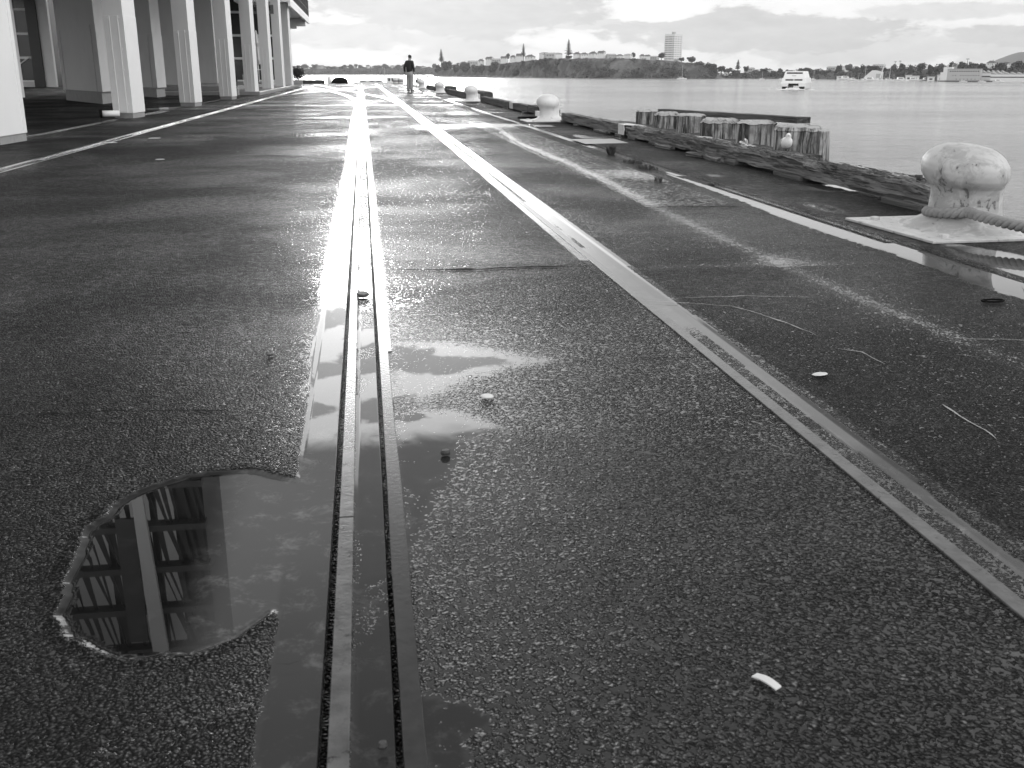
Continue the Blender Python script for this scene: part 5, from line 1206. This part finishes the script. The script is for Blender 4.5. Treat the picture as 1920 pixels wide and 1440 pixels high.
houses([(1362, 138, 7, 1), (1405, 133, 6, 2), (1376, 143, 5, 4), (1424, 139, 6, 0), (1442, 135, 6, 3), (1455, 142, 5, 2), (1488, 137, 5, 2), (1540, 138, 6, 0), (1560, 131, 6, 2), (1587, 131, 7, 4), (1648, 128, 7, 2), (1716, 132, 6, 0), (1730, 127, 8, 3), (1756, 131, 6, 4), (1796, 126, 6, 2), (1858, 124, 9, 3), (1886, 123, 6, 0)], B_RIGHT, 'houses on the right-hand shore', 'above the right-hand shore', 60, rnd)

# --- apartment tower on the headland
dist = DIST(1250, 147)+120; b = FAR(1260, 114, dist); k_ = dist/1975
r = thing('apartment_tower', (b[0], b[1], b[2]), -math.atan2(b[0], b[1])-.62, label='tall white apartment tower with window bands on the headland skyline', cat='apartment tower')
HT = 46*k_; s = 12.5*k_
MB().prism([(-s+2.2, -s), (s, -s), (s, s), (-s, s), (-s, -s+2.2)], -8, HT).build('wall', 'housew', r)
MB().box(s-4.6, -s+1, HT, s-1.6, -s+4, HT+4*k_).build('lift_housing', 'houseg', r); MB().box(-s+1, -s+1.2, HT, s-5, s-1, HT+.8*k_).build('parapet', 'housew', r)
for i in range(11):
    z = HT*(.06+.083*i)
    MB().box(-s+2.6, -s-.08, z, -s+2.6+s*.52, -s-.01, z+1.1*k_).build('window_band', 'win', r)
    MB().box(-s*.02, -s-.08, z, s*.6, -s-.01, z+1.1*k_).build('window_band', 'win', r)
    MB().box(s*.72, -s-.08, z, s*.95, -s-.01, z+1.2*k_).build('window_band', 'win', r)
    for a in (-.75, -.1, .5):
        MB().box(s+.01, s*a, z, s+.08, s*(a+.22), z+1.2*k_).build('window_band', 'win', r)

# --- ferry seen from astern
fx, fy = G(1487, 167.5, SEA); fd = math.hypot(fx, fy); r = thing('ferry', (fx, fy, SEA), -math.atan2(fx, fy)-.10, label='white twin-hulled passenger ferry seen from astern, heading away across the harbour', cat='ferry')
W2 = 3.95*fd/350*.98; 
for s in (-1, 1):
    MB().loops([[(s*(W2-1.25)+x*q, y, z) for x, z in ((-1.2, 1.9), (1.2, 1.9), (.95, .2), (.3, -.5), (-.3, -.5), (-.95, .2))] for y, q in ((-.2, 1), (14, 1), (22, .7), (27, .05))]).build('hull', 'hullw', r)
    MB().prism([(s*(W2-1.25)-.9, -.26), (s*(W2-1.25)+.9, -.26), (s*(W2-1.25)+.9, -.21), (s*(W2-1.25)-.9, -.21)], .1, .9).build('stern_face', 'gap', r)
MB().box(-W2+2.45, .2, 1.2, W2-2.45, 24, 1.895).build('tunnel_deck', 'gap', r)
MB().prism([(-W2, 0), (W2, 0), (W2, 22), (-W2, 22)], 1.9, 3.75, [(-W2+.2, .5), (W2-.2, .5), (W2-.2, 20), (-W2+.2, 20)]).build('main_deck', 'hullw', r, bevel=.1)
MB().prism([(-W2+.45, .8), (W2-.45, .8), (W2-.45, 18), (-W2+.45, 18)], 3.752, 5.95, [(-W2+1.0, 1.8), (W2-1.0, 1.8), (W2-1.0, 16), (-W2+1.0, 16)]).build('upper_deck', 'hullw', r, bevel=.1)
MB().box(-W2+1.3, -.02+.27, 2.85, -.15, .40, 3.30).build('window', 'gap', r); MB().box(.15, -.02+.27, 2.85, W2-1.3, .40, 3.30).build('window', 'gap', r)
MB().box(-W2+1.5, 1.38, 5.1, W2-1.5, 1.6, 5.55).build('window', 'gap', r)
MB().box(-.8, .95, 4.35, .6, 1.05, 4.55).build('stern_emblem', 'houseg', r)
MB().tube([(0, 3, 5.95), (0, 3, 7.2)], .1, 6).box(-.9, 2.9, 6.5, .9, 3.1, 6.6).build('mast', 'hullw', r)
mb = MB(); rnd = random.Random(3)
for i in range(120):
    x = rnd.gauss(0, W2*.75); y = rnd.uniform(-8, 0) if abs(x) < W2 else rnd.uniform(-2, 8); s = rnd.uniform(.15, .6)
    mb.prism([(x-s, y-s), (x+s, y-s*.6), (x+s*.8, y+s), (x-s*.9, y+s*.7)], -.05, rnd.uniform(.05, .6) if abs(x) < 2.2 else .12, [(x-s*.5, y-s*.5), (x+s*.4, y-s*.3), (x+s*.4, y+s*.5), (x-s*.4, y+s*.3)])
o = mb.build('wake_foam', 'foam', r); o['kind'] = 'stuff'

# --- yachts and small craft
def yacht(name, L, H, boom=True, cabin=True):
    r = thing(name, (0, 0, 0)); 
    MB().loops([[(x, y*s, z) for x, y in ((-L/2, -L*.11), (L*.2, -L*.14), (L*.52, 0), (L*.2, L*.14), (-L/2, L*.11))] for z, s in ((-.3, .5), (.2, .85), (1.0, 1.0))]).build('hull', 'hullw', r)
    if cabin: 
        MB().prism([(-L*.25, -L*.08), (L*.2, -L*.07), (L*.2, L*.07), (-L*.25, L*.08)], 1.002, 1.55).build('cabin', 'hullw', r); MB().box(-L*.15, -L*.083, 1.15, L*.1, -L*.0805, 1.4).build('window', 'win', r)
    MB().tube([(L*.05, 0, 1), (L*.05, 0, H)], [.13, .07], 6).build('mast', 'hullw', r)
    MB().tube([(L*.5, 0, 1.0), (L*.05, 0, H*.95), (-L*.49, 0, 1.0)], .025, 4).build('stays', 'mullion', r)
    if boom: MB().tube([(L*.05, 0, 2.0), (-L*.38, 0, 1.9)], .14, 6).build('boom', 'canvas', r)
    return r
Y0_ = proto(yacht('yacht', 8, 11)); Y1_ = proto(yacht('yacht', 9, 12, True, True))
def boat(pr, H0, px, ytop, ywl, rz, lab, grp='yachts on the harbour', cat='yacht'):
    b = G(px, ywl, SEA); dist = math.hypot(*b); H = (ywl-ytop)/1975*dist; return put(pr, (b[0], b[1], SEA), -math.atan2(b[0], b[1])+rz, H/H0, lab, grp, cat)
boat(Y0_, 11, 1278, 124, 148.8, .0, 'sailing boat with lowered sails lying under the headland cliff')
for i, (px, yt, yw, rz, lab) in enumerate([(1428.5, 135, 149.3, .5, 'small yacht moored off the right-hand shore, left of the ferry'), (570.8, 127, 143, 1.2, 'slim-masted yacht far off between the pillars and the man'), (721, 127, 143.6, 1.3, 'slim-masted yacht far off just left of the man'), (1620.5, 123, 152, .8, 'yacht with the tallest upright mast in front of the sloping-roofed hall'), (1666, 123, 152, .3, 'yacht moored right of the leaning crane'), (1525, 133, 149.5, 1.0, 'yacht just right of the ferry'), (1696, 137, 152.5, .2, 'low yacht between the leaning crane and the long warehouse'), (1588, 139, 151, -.3, 'short-masted yacht at the left of the boat yard'), (1609, 138, 151.5, .4, 'short-masted yacht beside the tallest mast'), (1675, 138, 152, .4, 'short-masted yacht at the right of the boat yard')]):
    boat(Y1_ if i % 2 else Y0_, 12 if i % 2 else 11, px, yt, yw, rz, lab)
def launch(name, L):
    r = thing(name, (0, 0, 0)); MB().loops([[(x, y*s, z) for x, y in ((-L/2, -L*.15), (L*.2, -L*.16), (L*.5, 0), (L*.2, L*.16), (-L/2, L*.15))] for z, s in ((-.3, .6), (.3, .9), (1.0, 1.0))]).build('hull', 'hullw', r)
    MB().prism([(-L*.3, -L*.12), (L*.2, -L*.1), (L*.2, L*.1), (-L*.3, L*.12)], 1.002, 2.3, [(-L*.26, -L*.1), (L*.1, -L*.08), (L*.1, L*.08), (-L*.26, L*.1)]).build('cabin', 'hullw', r, bevel=.05)
    MB().box(-L*.22, -L*.122, 1.5, L*.08, -L*.108, 1.95).build('window', 'win', r); return r
LA = proto(launch('motor_launch', 9))
for i, (px, yw, rz, s, lab) in enumerate([(1586, 149.8, .1, 1.3, 'white motor launch farthest left in the boat yard'), (1600, 151, .6, .8, 'small white motor launch left of the sloping-roofed hall'), (1632, 152, -.2, 1.1, 'white motor launch in front of the sloping-roofed hall'), (1650, 152, .5, .8, 'small white motor launch below the leaning crane'), (1690, 152, .2, 1.1, 'white motor launch beside the low yacht'), (1713, 151.5, .1, 1., 'white motor launch midway to the long warehouse'), (1737, 151.5, .3, .9, 'white motor launch left of the warehouse wharf'), (1806, 154, .0, .5, 'tiny dinghy below the middle of the long warehouse'), (1841, 154.2, .0, .5, 'tiny dinghy below the right end of the long warehouse'), (1872, 154.3, .2, .7, 'small white launch below the saw-tooth sheds'), (1513, 148.8, .2, .5, 'tiny white dinghy just right of the ferry'), (1465, 149.5, .1, .5, 'tiny white dinghy just left of the ferry'), (803, 146, .2, .9, 'white boat off the left tip of the headland')]):
    b = G(px, yw, SEA); put(LA, (b[0], b[1], SEA), -math.atan2(b[0], b[1])+rz, s, lab, 'small craft off the shores', 'motor boat')

# --- boat yard buildings, warehouse, saw-tooth sheds
def at_shore(px, yb, dd=0): 
    d0 = DIST(px, interp(B_RIGHT, px))-4+dd; p = FAR(px, yb, d0); return p, d0/1975, -math.atan2(p[0], p[1])
p, u, rz = at_shore(1800, 151, -6)
r = thing('warehouse', (p[0], p[1], SEA), rz-.12, label='long white waterside warehouse with rows of small windows standing on piles', cat='warehouse')
X0, X1, Hh = -31*u, 31*u, 19*u; z0 = 2.0*u
MB().box(X0+9*u, 0, z0, X1, 9, z0+Hh*.98).build('wall', 'houseg', r); MB().box(X0-2*u, -.3, z0, X0+9*u-.01, 8.5, z0+Hh*.72).build('side_wing', 'housew', r); MB().box(X0+2*u, .8, z0+Hh*.72, X0+16*u, 8, z0+Hh*1.16).build('roof_hut', 'housew', r)
MB().box(X0+8.8*u, -.25, z0+Hh*.98, X1+.2, 9.2, z0+Hh*1.03).build('roof', 'roofl', r)
for i in range(13): x = X0+13*u+i*3.7*u; MB().box(x, -.06, z0+Hh*.76, x+2.2*u, -.005, z0+Hh*.84).build('window', 'win', r)
for i in list(range(2))+list(range(3, 11)): x = X0+18*u+i*4.1*u; MB().box(x, -.06, z0+Hh*.40, x+1.5*u, -.005, z0+Hh*.47).build('window', 'win', r)
for i in range(6): x = X0+24*u+i*6*u; MB().box(x, -.06, z0+Hh*.08, x+1.2*u, -.005, z0+Hh*.16).build('window', 'win', r)
MB().box(X0-8*u, -1.5, z0-.35, X1+24*u, 9, z0-.01).build('wharf_platform', 'slab', r)
mb = MB()
for i in range(30): x = X0-7*u+i*3*u; mb.box(x, -1.2, -.6, x+.5, -.7, z0-.36)
mb.build('piles', 'gap', r, kind='stuff')
for j, (px, yb, n, w, hh, lab) in enumerate([(1852, 151, 7, 52, 14, 'pale saw-tooth roofed shed directly right of the long warehouse'), (1898, 152.5, 7, 70, 12, 'long pale saw-tooth roofed shed at the right border')]):
    p, u, rz = at_shore(px, yb, 14 if j == 0 else 4); r = thing('saw_tooth_shed', (p[0], p[1], SEA+1), rz-.1, label=lab, cat='shed')
    W_ = w*u; MB().box(-W_/2, 0, -1.5, W_/2, 10, hh*u*.8).build('wall', 'housew', r); mb = MB()
    for i in range(n): a = -W_/2+W_*i/n; c = a+W_/n; mb.add([(a, -.1, hh*u*.8), (c, -.1, hh*u*.8), (a+.3, -.1, hh*u*1.12), (a, 10, hh*u*.8), (c, 10, hh*u*.8), (a+.3, 10, hh*u*1.12)], [(0, 1, 2), (3, 5, 4), (0, 3, 4, 1), (1, 4, 5, 2), (0, 2, 5, 3)])
    mb.build('roof', 'roofl', r); MB().box(-W_/2, -.08, hh*u*.34, W_/2, -.005, hh*u*.48).build('window_band', 'win', r)
p, u, rz = at_shore(1637, 150.5, 0)
r = thing('sloping_hall', (p[0], p[1], SEA+.8), rz, label='pale boat hall with one long sloping roof in the boat yard', cat='hall')
MB().add([(-16*u, 0, -1), (16*u, 0, -1), (16*u, 8, -1), (-16*u, 8, -1), (-16*u, 0, 3*u), (-3*u, 0, 15*u), (4*u, 0, 15*u), (16*u, 0, 12*u), (-16*u, 8, 3*u), (-3*u, 8, 15*u), (4*u, 8, 15*u), (16*u, 8, 12*u)], [(0, 1, 7, 6, 5, 4), (3, 8, 9, 10, 11, 2), (0, 4, 8, 3), (4, 5, 9, 8), (5, 6, 10, 9), (6, 7, 11, 10), (1, 2, 11, 7)]).build('wall', 'housew', r)
MB().box(4*u, -.1, 2*u, 14*u, -.01, 9*u).build('door', 'houseg', r)
p, u, rz = at_shore(1651, 150, -2)
r = thing('yard_crane', (p[0], p[1], SEA+.5), rz, label='pale crane jib leaning right above the boat yard', cat='crane'); MB().tube([(-1.5*u, 0, 0), (0, 0, 8*u), (4.5*u, 0, 28*u)], [.5, .45, .25], 6).build('jib', 'hullw', r); MB().box(-2*u, -1, -.6, 2*u, 1, 3*u).build('cab', 'houseg', r)
for i, (px, yb, w, hh, lab) in enumerate([(1703, 151, 10, 7, 'small white boat shed between the yard crane and the warehouse'), (1715, 151, 14, 6, 'grey boat shed midway between yard crane and warehouse'), (1764, 152.5, 13, 8, 'white boat shed on the wharf left of the long warehouse'), (1575, 149.5, 12, 4, 'low white boat shed at the left end of the boat yard'), (1745, 152, 12, 5, 'low white boat shed left of the warehouse wharf')]):
    p, u, rz = at_shore(px, yb, 2); r = thing('boat_shed', (p[0], p[1], SEA+.8), rz, label=lab, cat='shed', group='boat sheds on the right-hand shore')
    MB().box(-w/2*u, 0, -1, w/2*u, 5, hh*u*.8).build('wall', 'housew', r); MB().add([(-w/2*u-.2, -.2, hh*u*.8), (w/2*u+.2, -.2, hh*u*.8), (w/2*u+.2, 2.5, hh*u*1.1), (-w/2*u-.2, 2.5, hh*u*1.1), (-w/2*u-.2, 5.2, hh*u*.8), (w/2*u+.2, 5.2, hh*u*.8)], [(0, 1, 2, 3), (3, 2, 5, 4), (0, 4, 5, 1), (1, 5, 2), (0, 3, 4)]).build('roof', 'roofl', r); MB().box(-w*.2*u, -.07, 0, w*.2*u, -.01, hh*u*.5).build('door', 'win', r)

# --- sea air
HAZE = True
if HAZE:
    m = bpy.data.materials.new('sea_air'); m.use_nodes = True; t = m.node_tree; t.nodes.clear(); oo = t.nodes.new('ShaderNodeOutputMaterial'); pv = t.nodes.new('ShaderNodeVolumePrincipled')
    pv.inputs['Color'].default_value = (.95, .95, .95, 1); pv.inputs['Density'].default_value = .00012; pv.inputs['Anisotropy'].default_value = .3; t.links.new(pv.outputs[0], oo.inputs['Volume'])
    M['sea_air'] = m
    MB().box(-1900, -60, SEA-1.2, 4200, 4000, 85).build('haze', 'sea_air', kind='stuff')
